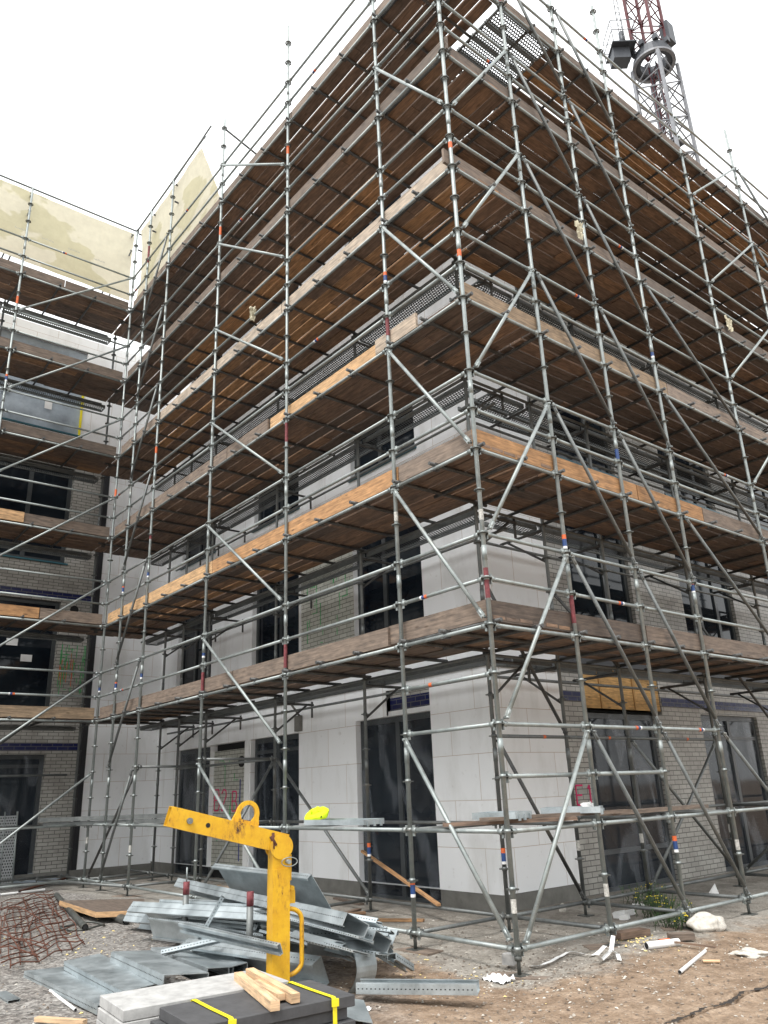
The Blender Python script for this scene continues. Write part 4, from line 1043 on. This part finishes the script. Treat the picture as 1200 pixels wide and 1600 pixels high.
PF=[((212,1428),.02,(560,1470),.06,.26,.13,.5,com),
 ((218,1418),.20,(540,1438),.28,.24,.12,.7,'thick long galvanised profile lying across the left of the heap behind both red topped poles'),
 ((290,1378),.38,(560,1436),.40,.24,.10,.5,'long pale galvanised profile whose pointed end tops the heap behind the left red topped pole'),
 ((352,1376),.46,(505,1398),.44,.50,.06,.95,'widest galvanised sheet, tilted up at the back of the heap behind the yellow post'),
 ((256,1406),.30,(470,1418),.33,.12,.05,.2,com),((258,1412),.27,(480,1428),.30,.14,.05,.1,com),
 ((300,1412),.24,(430,1420),.34,.16,.05,-.2,com),
 ((430,1432),.30,(572,1470),.26,.16,.07,.35,com),((450,1420),.36,(600,1462),.24,.22,.10,.5,'galvanised channel running out to the right end of the heap nearest the scaffold'),
 ((440,1452),.22,(565,1488),.18,.18,.08,.3,com),((470,1468),.16,(600,1492),.10,.16,.07,.2,com),((455,1458),.26,(535,1478),.2,.10,.06,-.3,com),
 ((300,1484),-.02,(508,1515),-.02,.24,.12,1.15,'deep galvanised channel on its side at the front of the heap behind the yellow post'),
 ((236,1450),.08,(330,1462),.06,.24,.10,1.2,com),((480,1478),.10,(590,1482),.05,.20,.1,.9,com),
 ((520,1450),.22,(612,1482),.08,.12,.05,.6,com),((556,1462),.14,(622,1500),-.02,.10,.05,.2,com),
 ((285,1447),.30,(440,1482),.26,.085,.03,1.2,'narrow galvanised strip spanning between the two red topped poles'),
 ((346,1400),.46,(303,1476),.02,.06,.03,.3,'narrow galvanised strip leaning diagonally in the heap between the two red topped poles'),
 ((255,1486),.04,(342,1466),.16,.07,.03,.4,'short narrow galvanised channel propped at the front of the heap beside the left pole'),
 ((68,1514),GZ+.04,(188,1566),GZ+.07,.36,.06,.05,'broad galvanised tray lying lowest and farthest left on the gravel'),
 ((128,1496),GZ+.13,(225,1542),GZ+.14,.34,.07,-.06,'broad galvanised tray overlapping the left one on the gravel'),
 ((205,1486),GZ+.20,(292,1522),GZ+.22,.38,.08,.10,'broad galvanised tray with a black shadowed open end in front of the heap'),
 ((255,1480),GZ+.14,(345,1512),GZ+.12,.26,.08,.1,'galvanised tray half buried between the trays and the heap'),
 ((300,1478),GZ+.10,(372,1508),GZ+.12,.18,.06,-.1,'short galvanised channel beside the foot of the right red topped pole'),
 ((560,1549),GZ+.05,(748,1551),GZ+.05,.16,.07,0,'single perforated galvanised channel lying open on the brown earth right of the slabs'),
 ((0,1550),GZ+.02,(22,1562),GZ+.02,.10,.02,0,'scrap of galvanised sheet at the bottom left on the gravel'),
 ((548,1560),GZ+.08,(560,1595),GZ+.08,.20,.07,.2,'short galvanised offcut against the right end of the dark slabs'),
 ((612,1490),.05,(640,1508),-.1,.09,.05,.2,'short bent galvanised offcut at the right tip of the heap'),
]
rh=random.Random(5)
for k in range(17):
    y0=rh.uniform(1412,1462); t=(y0-1412)/50; x1=rh.uniform(548,618); y1=1446+t*40+rh.uniform(-13,10)
    PF.append(((rh.uniform(415,480),y0),.34-.26*t,(x1,y1),.26-.26*t,rh.choice((.09,.12,.16,.2)),rh.choice((.04,.06,.09)),rh.uniform(-1.1,1.2),com))
for k in range(9):
    y0=rh.uniform(1400,1450); t=(y0-1400)/50; x1=rh.uniform(395,450); y1=1412+t*55+rh.uniform(-6,6)
    PF.append(((rh.uniform(225,300),y0),.28-.24*t,(x1,y1),.32-.28*t,rh.choice((.07,.1,.14,.2)),rh.choice((.03,.05,.09)),rh.uniform(-.3,1.1),com))
for pa,za,pb,zb_,w_,fl,ro,lab in PF:
    profile(pa,za,pb,zb_,w_,fl if (lab!=com or rh.random()<.6) else .012,ro,lab,inv=-1 if ('open on' in lab or (lab==com and rh.random()<.45)) else 1)
# curved sheet
m=MB(); c=at(540,1512,.0); ax_=V((.45,-.88,.12)).normalized(); nn=u3.cross(ax_).normalized(); n2=ax_.cross(nn)
for i in range(14):
    for r_ in (.205,.2):
        a0,a1=math.radians(-60+i*11),math.radians(-60+(i+1)*11)
        P=lambda a,t:c+ax_*t+nn*(r_*math.cos(a))*1.0+n2*(r_*math.sin(a))
        m.face([P(a0,-.2),P(a1,-.2),P(a1,.2),P(a0,.2)],None,.5,True)
tag(m.build('curved_sheet',M_sheet),'curved galvanised sheet bulging out at the right front of the heap','metal sheet')
# poles with red tops
for (px,py,top,lab) in ((287,1483,1378,'galvanised pole with dark red top standing in the left of the heap'),(389,1512,1393,'galvanised pole with dark red top standing in front of the yellow post')):
    b=at(px,py,GZ); tz=at(px+2,top,b.x,'x').z
    t=thing('marker_pole',b,lab,'pole')
    m=MB(); m.tube(b,(b.x,b.y,tz-.13),.034,14); m.build('tube',M_tube_dull,t)
    m=MB(); m.tube((b.x,b.y,tz-.13),(b.x,b.y,tz),.036,14); m.build('red_cap',M_red,t)
    if px<300: m=MB(); m.tube((b.x,b.y,tz),(b.x,b.y,tz+.15),.009,8); m.build('threaded_rod',M_tube,t)
for (px,py,top,lab) in ((489,1376,1328,'stubby dark pipe standing by the plinth between the two left doors'),(405,1362,1337,'short grey pipe standing behind the heap in front of the middle door')):
    b=at(px,py,GZ); tz=at(px,top,b.x,'x').z; m=MB(); m.tube(b,(b.x,b.y,tz),.045,12); m.tube((b.x,b.y,tz),(b.x,b.y,tz+.07),.032,12); tag(m.build('standing_pipe',M_ring),lab,'pipe')

# ------------------------------------------------------------ things lying about on the left
m=MB(); A,B_,C_=V((-9.0,-2.9,0)),V((-9.6,-1.5,0)),V((-4.3,-2.2,0)); 
o0=V((-3.5,-3.5,0)); ex=V((-6.3,1.6,0)); ey=V((-1.0,1.15,0))
for layer in range(1):
    nI,nJ=(16,10)
    def P(i,j): 
        p=o0+ex*(i/nI)+ey*(j/nJ)+V((.09*layer,.05*layer,0)); return V((p.x,p.y,GZ+.03+.03*layer+.05*abs(noise.noise(V((p.x*.9,p.y*.9,layer))))+.012*math.sin(j*1.3)))
    for j in range(nJ+1): m.pipe([P(i,j+.7*noise.noise(V((i*.35,j*1.3,3)))) for i in range(0 if j%3 else 3,nI+1-(j*5)%4)],.007,6)
    for i in range(nI+1): m.pipe([P(i+.9*noise.noise(V((i*1.1,j*.35,7))),j)+V((0,0,.012)) for j in range(0 if i%3 else 1,nJ+1-(i*3)%3)],.007,6)
rz=random.Random(9)
for k in range(16):
    a=o0+ex*rz.random()*.8+ey*rz.random(); b=a+V((rz.uniform(-2.2,-.8),rz.uniform(-.5,.9),0)); mid=(a+b)/2
    m.pipe([V((a.x,a.y,GZ+.05)),V((mid.x,mid.y,GZ+rz.uniform(.08,.16))),V((b.x,b.y,GZ+.05))],.007,6)
tag(m.build('reinforcing_mesh',M_rust),'rusty steel reinforcing mesh lying in a tangle on the gravel at the left','rebar mesh')
pb=[at(95,1408,.03),at(222,1412,.0),at(222,1425,-.02),at(148,1428,.02)]
m=MB(); 
ctr=(pb[0]+pb[1]+pb[2]+pb[3])/4
pl=[at(93,1407,.0),at(150,1425,.0),at(228,1422,.0),at(225,1404,.0)]
m.face(pl,[(p.x,p.y) for p in pl],.2); m.face([p-V((0,0,.07)) for p in pl][::-1],None,.2)
for i in range(4):
    a,b=pl[i],pl[(i+1)%4]; m.face([a-V((0,0,.07)),b-V((0,0,.07)),b,a],[(0,0),(1,0),(1,.07),(0,.07)],.9,mi=1)
tag(m.build('formwork_panel',[M_toe_grey,M_toe_fresh]),'grey topped formwork panel with orange edge resting on pipes','panel')
def lying(px0,px1,z0,z1,r,label,mt=M_ring,cat='pipe',name='loose_pipe',grp=None):
    m=MB(); a,b=at(*px0,z0),at(*px1,z1); d=(b-a).normalized(); m.tube(a,b,r,14,caps=False)
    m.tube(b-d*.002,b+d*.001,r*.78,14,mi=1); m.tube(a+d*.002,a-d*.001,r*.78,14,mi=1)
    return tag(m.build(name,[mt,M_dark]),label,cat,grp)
lying((150,1422),(198,1438),-.09,-.09,.055,'fat grey pipe with open end under the formwork panel')
lying((88,1398),(133,1449),-.06,-.11,.04,'grey pipe lying diagonally beside the rusty mesh, open end towards the hoop')
lying((0,1398),(70,1390),-.12,-.12,.02,'white lath lying behind the rusty mesh',M_white,'lath','lath')
lying((78,1548),(118,1578),GZ+.01,GZ+.01,.012,'white plastic strip beside the far left tray',M_white,'strip','plastic_strip')
lying((0,1383),(150,1378),-.10,-.10,.03,'long grey tube lying in front of the wing door',M_tube_dull)
lying((30,1393),(110,1370),-.10,-.10,.022,'short rusty tube lying in front of the wing',M_rust)
m=MB(); c=at(128,1447,GZ+.02); m.pipe([c+V((.28*math.cos(t),.28*math.sin(t),.01*math.sin(3*t))) for t in [2*math.pi*i/40 for i in range(40)]],.013,8,closed=True)
tag(m.build('hoop',M_ring),'grey hoop lying flat on the gravel beside the rusty mesh','hoop')
m=MB(); m.bar(at(57,1592,GZ+.02),at(133,1597,GZ+.02),.05,.03,tone=.7); tag(m.build('broken_board',M_batten),'splintered pale wooden board at the bottom left edge','board')
# perforated steel panel leaning by the wing door, plastic sheet on the ground
a=at(0,1365,-13.3,'x'); b=at(21,1365,-13.3,'x'); t_=at(10,1275,-13.3,'x').z
m=MB(); y0,y1=a.y-.3,b.y; m.face([(-13.3,y0,GZ),(-13.3,y1,GZ),(-13.5,y1,t_),(-13.5,y0,t_)],[(y0,0),(y1,0),(y1,t_),(y0,t_)])
for y in (y0,y1): m.tube((-13.29,y,GZ),(-13.5,y,t_+.08),.02,8,mi=1)
m.tube((-13.29,y1-.25,GZ),(-13.5,y1-.25,t_+.08),.015,8,mi=1)
M_perf2=perforated('perforated_panel_steel',.05,.28,(.34,.35,.35)); tag(m.build('perforated_panel',[M_perf2,M_tube]),'perforated steel panel standing by the wing door at the left edge','panel')
m=MB(); c=at(20,1378,GZ)
nI=18
def P(i,j):
    x=c.x+1.0*(i/nI-.5)*1.6; y=c.y+(j/nI-.5)*1.8; e=min(i,nI-i,j,nI-j)/4
    return V((x,y,GZ+.01+min(1,e)*.22*abs(noise.noise(V((x*3,y*3,3))))+min(1,e)*.06))
for i in range(nI):
    for j in range(nI): m.face([P(i,j),P(i+1,j),P(i+1,j+1),P(i,j+1)],None,.5,True)
tag(m.build('plastic_sheet',M_film_w),'crumpled clear plastic sheet on the ground by the wing door','plastic sheet')
# long profiles on the lower tubes before the wing
for k,(dz,lab) in enumerate(((.06,'long galvanised profile lying on the low tubes before the wing, upper of the two'),(-.03,'long galvanised profile lying on the low tubes before the wing, lower of the two'))):
    a=at(64+6*k,1277+12*k,-12.0+.0*k,'x'); b=at(268,1272+11*k,1.0,'y'); m=MB(); a=V((a.x,a.y,1.06+dz)); b=V((b.x,b.y,1.06+dz))
    d=(b-a).normalized(); s=u3.cross(d); m.box((a+b)/2,(b-a)/2,s*.06,u3*.004); m.box((a+b)/2-s*.06,(b-a)/2,s*.003,u3*.038); m.box((a+b)/2+s*.064,(b-a)/2,s*.003,u3*.038)
    tag(m.build('steel_profile',M_tube_dull),lab,'steel profile')

# ------------------------------------------------------------ trays, boards and the vest on the low tubes
def tray(c,ux,L,W_,label):
    m=MB(); X=V(ux).normalized(); Y=u3.cross(X); c=V(c)
    m.box(c,X*L/2,Y*W_/2,u3*.003)
    for sg in (-1,1): m.box(c+Y*sg*(W_/2+.004)+u3*.02,X*(L/2+.003),Y*.0035,u3*.032); m.box(c+X*sg*(L/2+.004)+u3*.02,X*.0035,Y*W_/2,u3*.031)
    for k in range(3): m.box(c+X*(L/2+.011)+Y*(k-1)*W_*.33-u3*.0,X*.012,Y*.012,u3*.03)
    return tag(m.build('steel_tray',M_sheet),label,'tray','steel trays on the low tubes')
tray((-3.05,.28,1.045),(1,.12,0),1.10,.34,'grey steel tray on the low tubes holding the neon yellow vest')
tray((-.45,.42,1.11),(1,.25,0),.50,.34,'small grey steel tray on the low tubes just behind the corner upright')
tray((-.28,1.35,1.12),(.9,.55,0),.62,.32,'grey steel tray with white rag on the low tubes at the second upright')
m=MB(); m.blob(at(891,1261,.15,'x')*0+V((-.12,1.42,1.17)),.07,.06,.04,.5,3,10); tag(m.build('white_rag',M_paper),'white rag lying on the steel tray at the second upright','rag')
m=MB(); m.bar((-.85,-.05,1.06),(.05,.98,1.075),.20,.035,tone=.3); tag(m.build('plank',M_plank),'brown plank laid across the corner of the low tubes','plank')
m=MB(); m.bar((-.4,.1,1.082+.02),(-.05,2.0,1.10),.16,.035,tone=.55); tag(m.build('plank',M_toe_grey),'grey brown plank along the low tubes under the white rag tray','plank')
m=MB(); m.bar((-.25,1.9,1.075),(-.3,4.0,1.075),.2,.04,tone=.8); tag(m.build('plank',M_toe_grey),'long plank on the low tubes in front of the right hand doors','plank')
# neon vest: crumpled bundle with a neck opening
vc=at(488,1271,.16,'y'); vc=V((vc.x,.22,1.13))
m=MB()
nu,nv=36,14
def PV(i,j):
    t=2*math.pi*i/nu; s=2*math.pi*j/nv
    R0=.128+.014*math.sin(3*t); r=.044+.016*noise.noise(V((math.cos(t)*2.5,math.sin(t)*2.5,j*.5)))
    return vc+V(((R0*1.15+r*math.cos(s))*math.cos(t),(R0*.75+r*math.cos(s))*math.sin(t),r*1.15*math.sin(s)+.048*math.sin(t)+.02))
for i in range(nu):
    for j in range(nv): m.face([PV(i,j),PV(i+1,j),PV(i+1,j+1),PV(i,j+1)],None,.5,True)
vv=thing('safety_vest',vc,'crumpled neon yellow safety vest lying on the left steel tray','vest'); m.build('fabric',M_neon,vv)
m=MB(); m.box(vc+V((.15,-.04,.0)),(.03,.0,0),(0,.004,0),(0,0,.012)); m.box(vc+V((-.17,-.03,.01)),(.018,.0,0),(0,.01,0),(0,0,.012)); m.build('dark_label',M_dark,vv)

def rag(c,sx,sz,seed,label):
    m=MB(); n=10; c=V(c)
    def P(i,j):
        a,b=i/n-.5,j/n-.5; k=noise.noise(V((i*.5,j*.5,seed)))
        return c+V((.05*k+.03,a*sx*(1+.5*b)+.02*noise.noise(V((i,j,seed+5))),b*sz+.03*k))
    for i in range(n):
        for j in range(n): m.face([P(i,j),P(i+1,j),P(i+1,j+1),P(i,j+1)],None,.5,True)
    return tag(m.build('rag',M_foamcloth),label,'rag')
M_foamcloth=simple('cream_cloth',(.50,.46,.34),.9,0,.15,20)
p_=at(903,362,.03,'x'); rag(p_,.16,.30,1,'cream rag tied to the third right upright high up')
p_=at(1137,508,.0,'x'); rag(p_,.22,.28,4,'pale rag caught on the rails near the right edge high up')
p_=at(395,492,-.03,'y'); rag(p_+V((0,-.02,0)),.12,.28,7,'thin pale rag hanging from a rail on the left facade') 
# ------------------------------------------------------------ lean items, debris on the right
m=MB(); m.bar(at(566,1330,1.9,'y'),at(686,1414,1.35,'y'),.05,.03,tone=.5); tag(m.build('timber_lath',M_toe_fresh),'thin wooden lath leaning diagonally across the left door','lath')
def lump(px,z,rx,ry,rz,mt,label,name,cat,seed,n=12,amp=.35):
    p=at(*px,GZ-.02); m=MB(); m.blob(V((p.x,p.y,gheight(p.x,p.y)+rz*.45)),rx,ry,rz,amp,seed,n); return tag(m.build(name,mt),label,cat)
lump((1105,1452),0,.17,.27,.11,M_rubblew,'rounded pale concrete lump on the earth beside the third upright','concrete_lump','rubble',2,40,.13)
lump((1172,1491),0,.14,.14,.035,M_rubblew,'flat heap of pale mortar crumbs at the right edge','mortar_heap','rubble',5,30,.4)
lump((880,1428),0,.05,.05,.07,M_rubblew,'grey concrete cube under the right inner upright','concrete_block','rubble',8,8,.1)
for i,(px,py,s) in enumerate(((968,1433,.06),(984,1428,.05),(976,1436,.05))):
    p=at(px,py,GZ); m=MB(); m.box((p.x,p.y,gheight(p.x,p.y)+s*.6),V((s,s*.4,s*.2)),V((-s*.35,s*.9,.0)),V((0,-s*.15,s*.6)))
    tag(m.build('foam_block',M_white),['leftmost','rightmost','middle'][i]+' of three white foam blocks behind the second upright','foam block','white foam blocks')
p=at(1110,1400,GZ); m=MB(); m.face([p+V((0,0,0)),p+V((.1,.08,0)),p+V((.06,.06,.16))]); m.face([p+V((0,0,0)),p+V((.06,.06,.16)),p+V((.02,-.06,.05))]); tag(m.build('paper_scrap',M_paper),'torn white scrap standing among the weeds by the third upright','scrap')
lying((1062,1519),(1102,1486),GZ+.0,GZ-.0,.016,'white plastic bar lying on the brown earth right of centre',M_white,'bar','plastic_bar')
lying((1098,1502),(1125,1502),GZ+.0,GZ-.0,.014,'short pale stick beside the white bar',M_batten,'stick','stick')
lying((1010,1478),(1060,1472),GZ+.03,GZ+.03,.035,'tin can coloured tube lying under the low rail near the second upright',M_paper,'tube','cartridge_tube')
lying((1030,1474),(1046,1472),GZ+.03,GZ+.03,.036,'yellow and orange sleeve on the tube near the second upright',M_orange,'sleeve','cartridge_sleeve')
for (a,b,w_,lab,mt) in (((962,1462),(1008,1455),.16,'brown wooden block lying under the low rail beside the second upright',M_plank),((1046,1464),(1082,1462),.12,'dark flat board piece beside the concrete lump',M_toe_grey),((1040,1470),(1118,1480),.03,'thin dark stick lying before the concrete lump',M_plank)):
    m=MB(); m.bar(at(*a,GZ+.04),at(*b,GZ+.04),w_,.06 if w_>.05 else .015,tone=.4); tag(m.build('wood_offcut',mt),lab,'wood')
# sole boards under the jacks
SB='sole boards under the scaffold feet'
for (x,y,lab,ro) in ((0,0,'worn sole board under the foot of the corner upright',.6),(-1.43,0,'sole board under the foot of the upright left of the corner',.1),(0,1.41,'sole board with white tape under the second right upright',1.0),(-9.12,0,'sole board under the far left upright near the heap',.3),(0,2.8,'sole board under the third right upright',.8)):
    z=gheight(x,y); m=MB(); m.box((x,y,z-.012),(math.cos(ro)*.28,math.sin(ro)*.28,0),(-math.sin(ro)*.12,math.cos(ro)*.12,0),(0,0,.018),tone=.7)
    tag(m.build('sole_board',M_toe_grey),lab,'board',SB)
# crumpled papers, tape
def crumple(px,s,label,seed,mt=M_paper,flat=.5):
    p=at(*px,GZ-.04); m=MB(); n=12; z0=gheight(p.x,p.y)
    def P(i,j):
        a,b=(i/n-.5),(j/n-.5); return V((p.x+a*s*2+.03*noise.noise(V((i,j,seed))),p.y+b*s*1.3+.03*noise.noise(V((i,j,seed+9))),z0+.004+s*flat*abs(noise.noise(V((i*.42,j*.42,seed))))*1.3))
    for i in range(n):
        for j in range(n): m.face([P(i,j),P(i+1,j),P(i+1,j+1),P(i,j+1)],None,.5,True)
    return tag(m.build('crumpled_paper',mt),label,'paper')
crumple((778,1527),.13,'crumpled white paper beside the foot of the corner upright',1)
crumple((1000,1420),.08,'crumpled white scrap under the right scaffold by the wall',6)
crumple((560,1585),.10,'crumpled white paper at the right end of the slab stacks',4)
m=MB(); p=at(796,1498,-.12); m.box(p,(.05,.02,0),(-.02,.05,0),(0,0,.045)); tag(m.build('small_box',M_stone_l),'small pale box beside the jack of the corner upright','box')
def ribbon(pts,w_,label):
    m=MB()
    for k in range(len(pts)-1):
        a,b=pts[k],pts[k+1]; m.bar(a,b+(b-a).normalized()*.004,w_,.002,(0,.3,1))
    return tag(m.build('tape',M_white),label,'tape')
rp=[]
for i in range(24):
    t=i/23; q=at(830+110*t,1512-18*t+5*math.sin(t*9),GZ-.05); rp.append(V((q.x,q.y,gheight(q.x,q.y)+.012+.02*abs(math.sin(t*7)))))
ribbon(rp,.035,'pale tape trailing across the earth from the second upright')
rp=[at(958,1462,.0),at(955,1485,-.1),at(940,1500,-.14),at(932,1492,-.08),at(945,1478,-.05),at(965,1490,-.12),at(968,1500,-.15)]
ribbon(rp,.04,'loop of pale tape hanging at the foot of the second upright')
# weeds
pw=at(1030,1432,GZ)
def weed(c,n,h,label,seed):
    rnd=random.Random(seed); r=thing('weed_plant',c,label,'plant'); m=MB(); f=MB()
    for i in range(n):
        a=rnd.uniform(0,6.28); L=rnd.uniform(.4,1)*h; o=V((rnd.gauss(0,.12),rnd.gauss(0,.12),0)); d=V((math.cos(a)*.45,math.sin(a)*.45,1)).normalized()
        b=c+o; m.tube(b,b+d*L,.003,4)
        for k in range(6):
            q=b+d*L*(.25+.75*k/6); t=rnd.uniform(0,6.28); e=V((math.cos(t),math.sin(t),rnd.uniform(-.1,.6))).normalized(); w2=e.cross(u3).normalized()*.011; l2=rnd.uniform(.03,.06)
            m.face([q,q+e*l2*.5+w2,q+e*l2,q+e*l2*.5-w2])
        if rnd.random()<.22:
            for _ in range(2): f.blob(b+d*L+V((rnd.gauss(0,.02),rnd.gauss(0,.02),0)),.009,.009,.006,.1,i,5)
    m.build('foliage',M_leaf,r); f.build('blossom',M_flower,r)
weed(V((pw.x,pw.y,gheight(pw.x,pw.y))),70,.34,'bushy green weed with yellow blossom behind the third upright',1)
q=at(1008,1412,GZ); weed(V((q.x,q.y,gheight(q.x,q.y))),50,.30,'straggling green weed behind the low rail, left of the bushy one',8)
q=at(1058,1448,GZ); weed(V((q.x,q.y,gheight(q.x,q.y))),36,.20,'low green weed at the foot of the third upright',2)
q=at(1085,1435,GZ); weed(V((q.x-.3,q.y+.2,gheight(q.x,q.y))),22,.22,'small green weed right of the third upright',3)

rw=random.Random(21)
for k in range(16):
    x=rw.uniform(-9,-2.7); y=rw.uniform(.3,2.1); a=rw.uniform(-.6,.6)+(1.57 if rw.random()<.2 else 0); L=rw.uniform(.12,.5); z=gheight(x,y)
    m=MB(); m.box((x,y,z+.02),(math.cos(a)*L,math.sin(a)*L,0),(-math.sin(a)*.04,math.cos(a)*.04,0),(0,0,.014),tone=rw.random())
    tag(m.build('wood_offcut',rw.choice((M_toe_grey,M_plank,M_toe_tan))),'short wood offcut lying on the paving under the left scaffold','wood','wood offcuts under the left scaffold')
# loose stones and crumbs: one object each
def scatter(name,n,areas,smin,smax,mt,label,cat,seed,flat=.6):
    rnd=random.Random(seed); m=MB()
    for i in range(n):
        cxx,cyy,sx,sy=rnd.choice(areas); x=rnd.gauss(cxx,sx); y=rnd.gauss(cyy,sy)
        if y>2.3 and x<-2.3: continue
        s=smin+(smax-smin)*rnd.random()**3; z=gheight(x,y); a=rnd.uniform(0,6.28)
        e=[V((math.cos(a)*s,math.sin(a)*s,rnd.uniform(-.3,.3)*s)),V((-math.sin(a)*s*rnd.uniform(.4,.9),math.cos(a)*s*.7,0)),V((0,0,s*flat*rnd.uniform(.5,1)))]
        c=V((x,y,z+s*.2)); t=rnd.random()
        P=[c+e[0],c+e[1]*.8+e[0]*.2,c-e[0]*.9,c-e[1],c+e[2]]
        for k in range(4): m.face([P[k],P[(k+1)%4],P[4]],None,t)
    return tag(m.build(name,mt),label,cat,None,'stuff')
A_front=[(.5,-1.2,1.4,1.0),(1.5,1.5,1.0,1.5),(0,-2,1.2,1.0),(-3.5,-2.4,2.5,.9),(-1,.6,2.0,.9),(.2,.3,.6,.6)]
def stonemat():
    m,nt,b=mat('loose_stones'); nt.links.new(ramp(nt,tone_attr(nt),[(0,(.09,.07,.055)),(.75,(.24,.195,.155)),(1,(.48,.45,.40))]),b.inputs['Base Color']); b.inputs['Roughness'].default_value=.95; return m
M_stones=stonemat()
scatter('loose_stones',9000,A_front+[(-5,-2.6,3,.9),(1.5,0,1.2,1.6)],.004,.022,M_stones,'scattered small stones over the site ground','stones',11)
scatter('white_crumbs',420,[(.1,-.3,.5,.4),(.4,1.3,.5,.6),(1.0,2.2,.5,.5),(-1,.5,1.6,.7),(-.4,2.4,.4,.6),(-5,-2.2,2.4,.6)],.006,.026,M_rubblew,'pale crumbs of plaster and foam over the ground','crumbs',12)
scatter('foam_crumbs',260,[(-5.6,-2.3,1.2,.5),(-.6,-.4,.6,.3),(.1,1.7,.2,.2),(-1.6,-2.9,.5,.2)],.008,.03,M_foam,'yellow crumbs of insulation foam over the ground','crumbs',13)

# ------------------------------------------------------------ unseen trees, added so the windows have something dark to mirror
def tree_mesh(seed):
    rnd=random.Random(seed); tr=MB(); cr_=MB()
    tr.tube((0,0,-.3),(.1,0,3),.22,8,r2=.15)
    for i in range(9):
        a=i*2.4; b=V((.1,0,1.8+i*.3)); tr.tube(b,b+V((math.cos(a)*1.8,math.sin(a)*1.8,1.6+.1*i)),.08,6,r2=.03)
    cl=[V((rnd.gauss(0,1.3),rnd.gauss(0,1.3),rnd.uniform(1.6,7.0))) for _ in range(60)]
    for c in cl:
        for _ in range(45):
            p=c+V((rnd.gauss(0,.55),rnd.gauss(0,.55),rnd.gauss(0,.45))); e=V((rnd.uniform(-1,1),rnd.uniform(-1,1),rnd.uniform(-1,1))).normalized()*.16; f=e.orthogonal().normalized()*.09
            cr_.face([p-e,p+f,p+e,p-f])
    return tr,cr_
M_bark=simple('tree_bark',(.07,.055,.04),.9); M_tleaf=simple('tree_leaves',(.045,.085,.03),.6,0,.5,4)
tm=tree_mesh(4)
r0=thing('tree',(0,0,0),'','tree','unseen trees added across the site'); t0=tm[0].build('trunk',M_bark,r0); c0=tm[1].build('crown',M_tleaf,r0)
spots=[(21,-4,.0,1.0,'unseen leafy tree added across the site, mirrored in the wing windows'),(22,5,1.1,1.15,'unseen leafy tree added across the site, mirrored in the first right facade window'),(21,13,2.2,.95,'unseen leafy tree added across the site, mirrored in the second right facade window'),(23,21,3.0,1.2,'unseen leafy tree added across the site, farthest along the right side'),(-6,-21,4.0,1.1,'unseen leafy tree added across the site, mirrored in the nearest left door'),(-15,-22,5.0,1.0,'unseen leafy tree added across the site, mirrored in the middle left door'),(-24,-21,.5,1.15,'unseen leafy tree added across the site, mirrored in the far left door')]
for i,(x,y,a,sc,lab) in enumerate(spots):
    if i==0: r,parts=r0,[]
    else:
        r=r0.copy(); COL.objects.link(r)
        for ch in (t0,c0):
            q_=ch.copy(); COL.objects.link(q_); q_.parent=r
    r.location=(x,y,GZ); r.rotation_euler=(0,0,a); r.scale=(sc,sc,sc); r['label']=lab
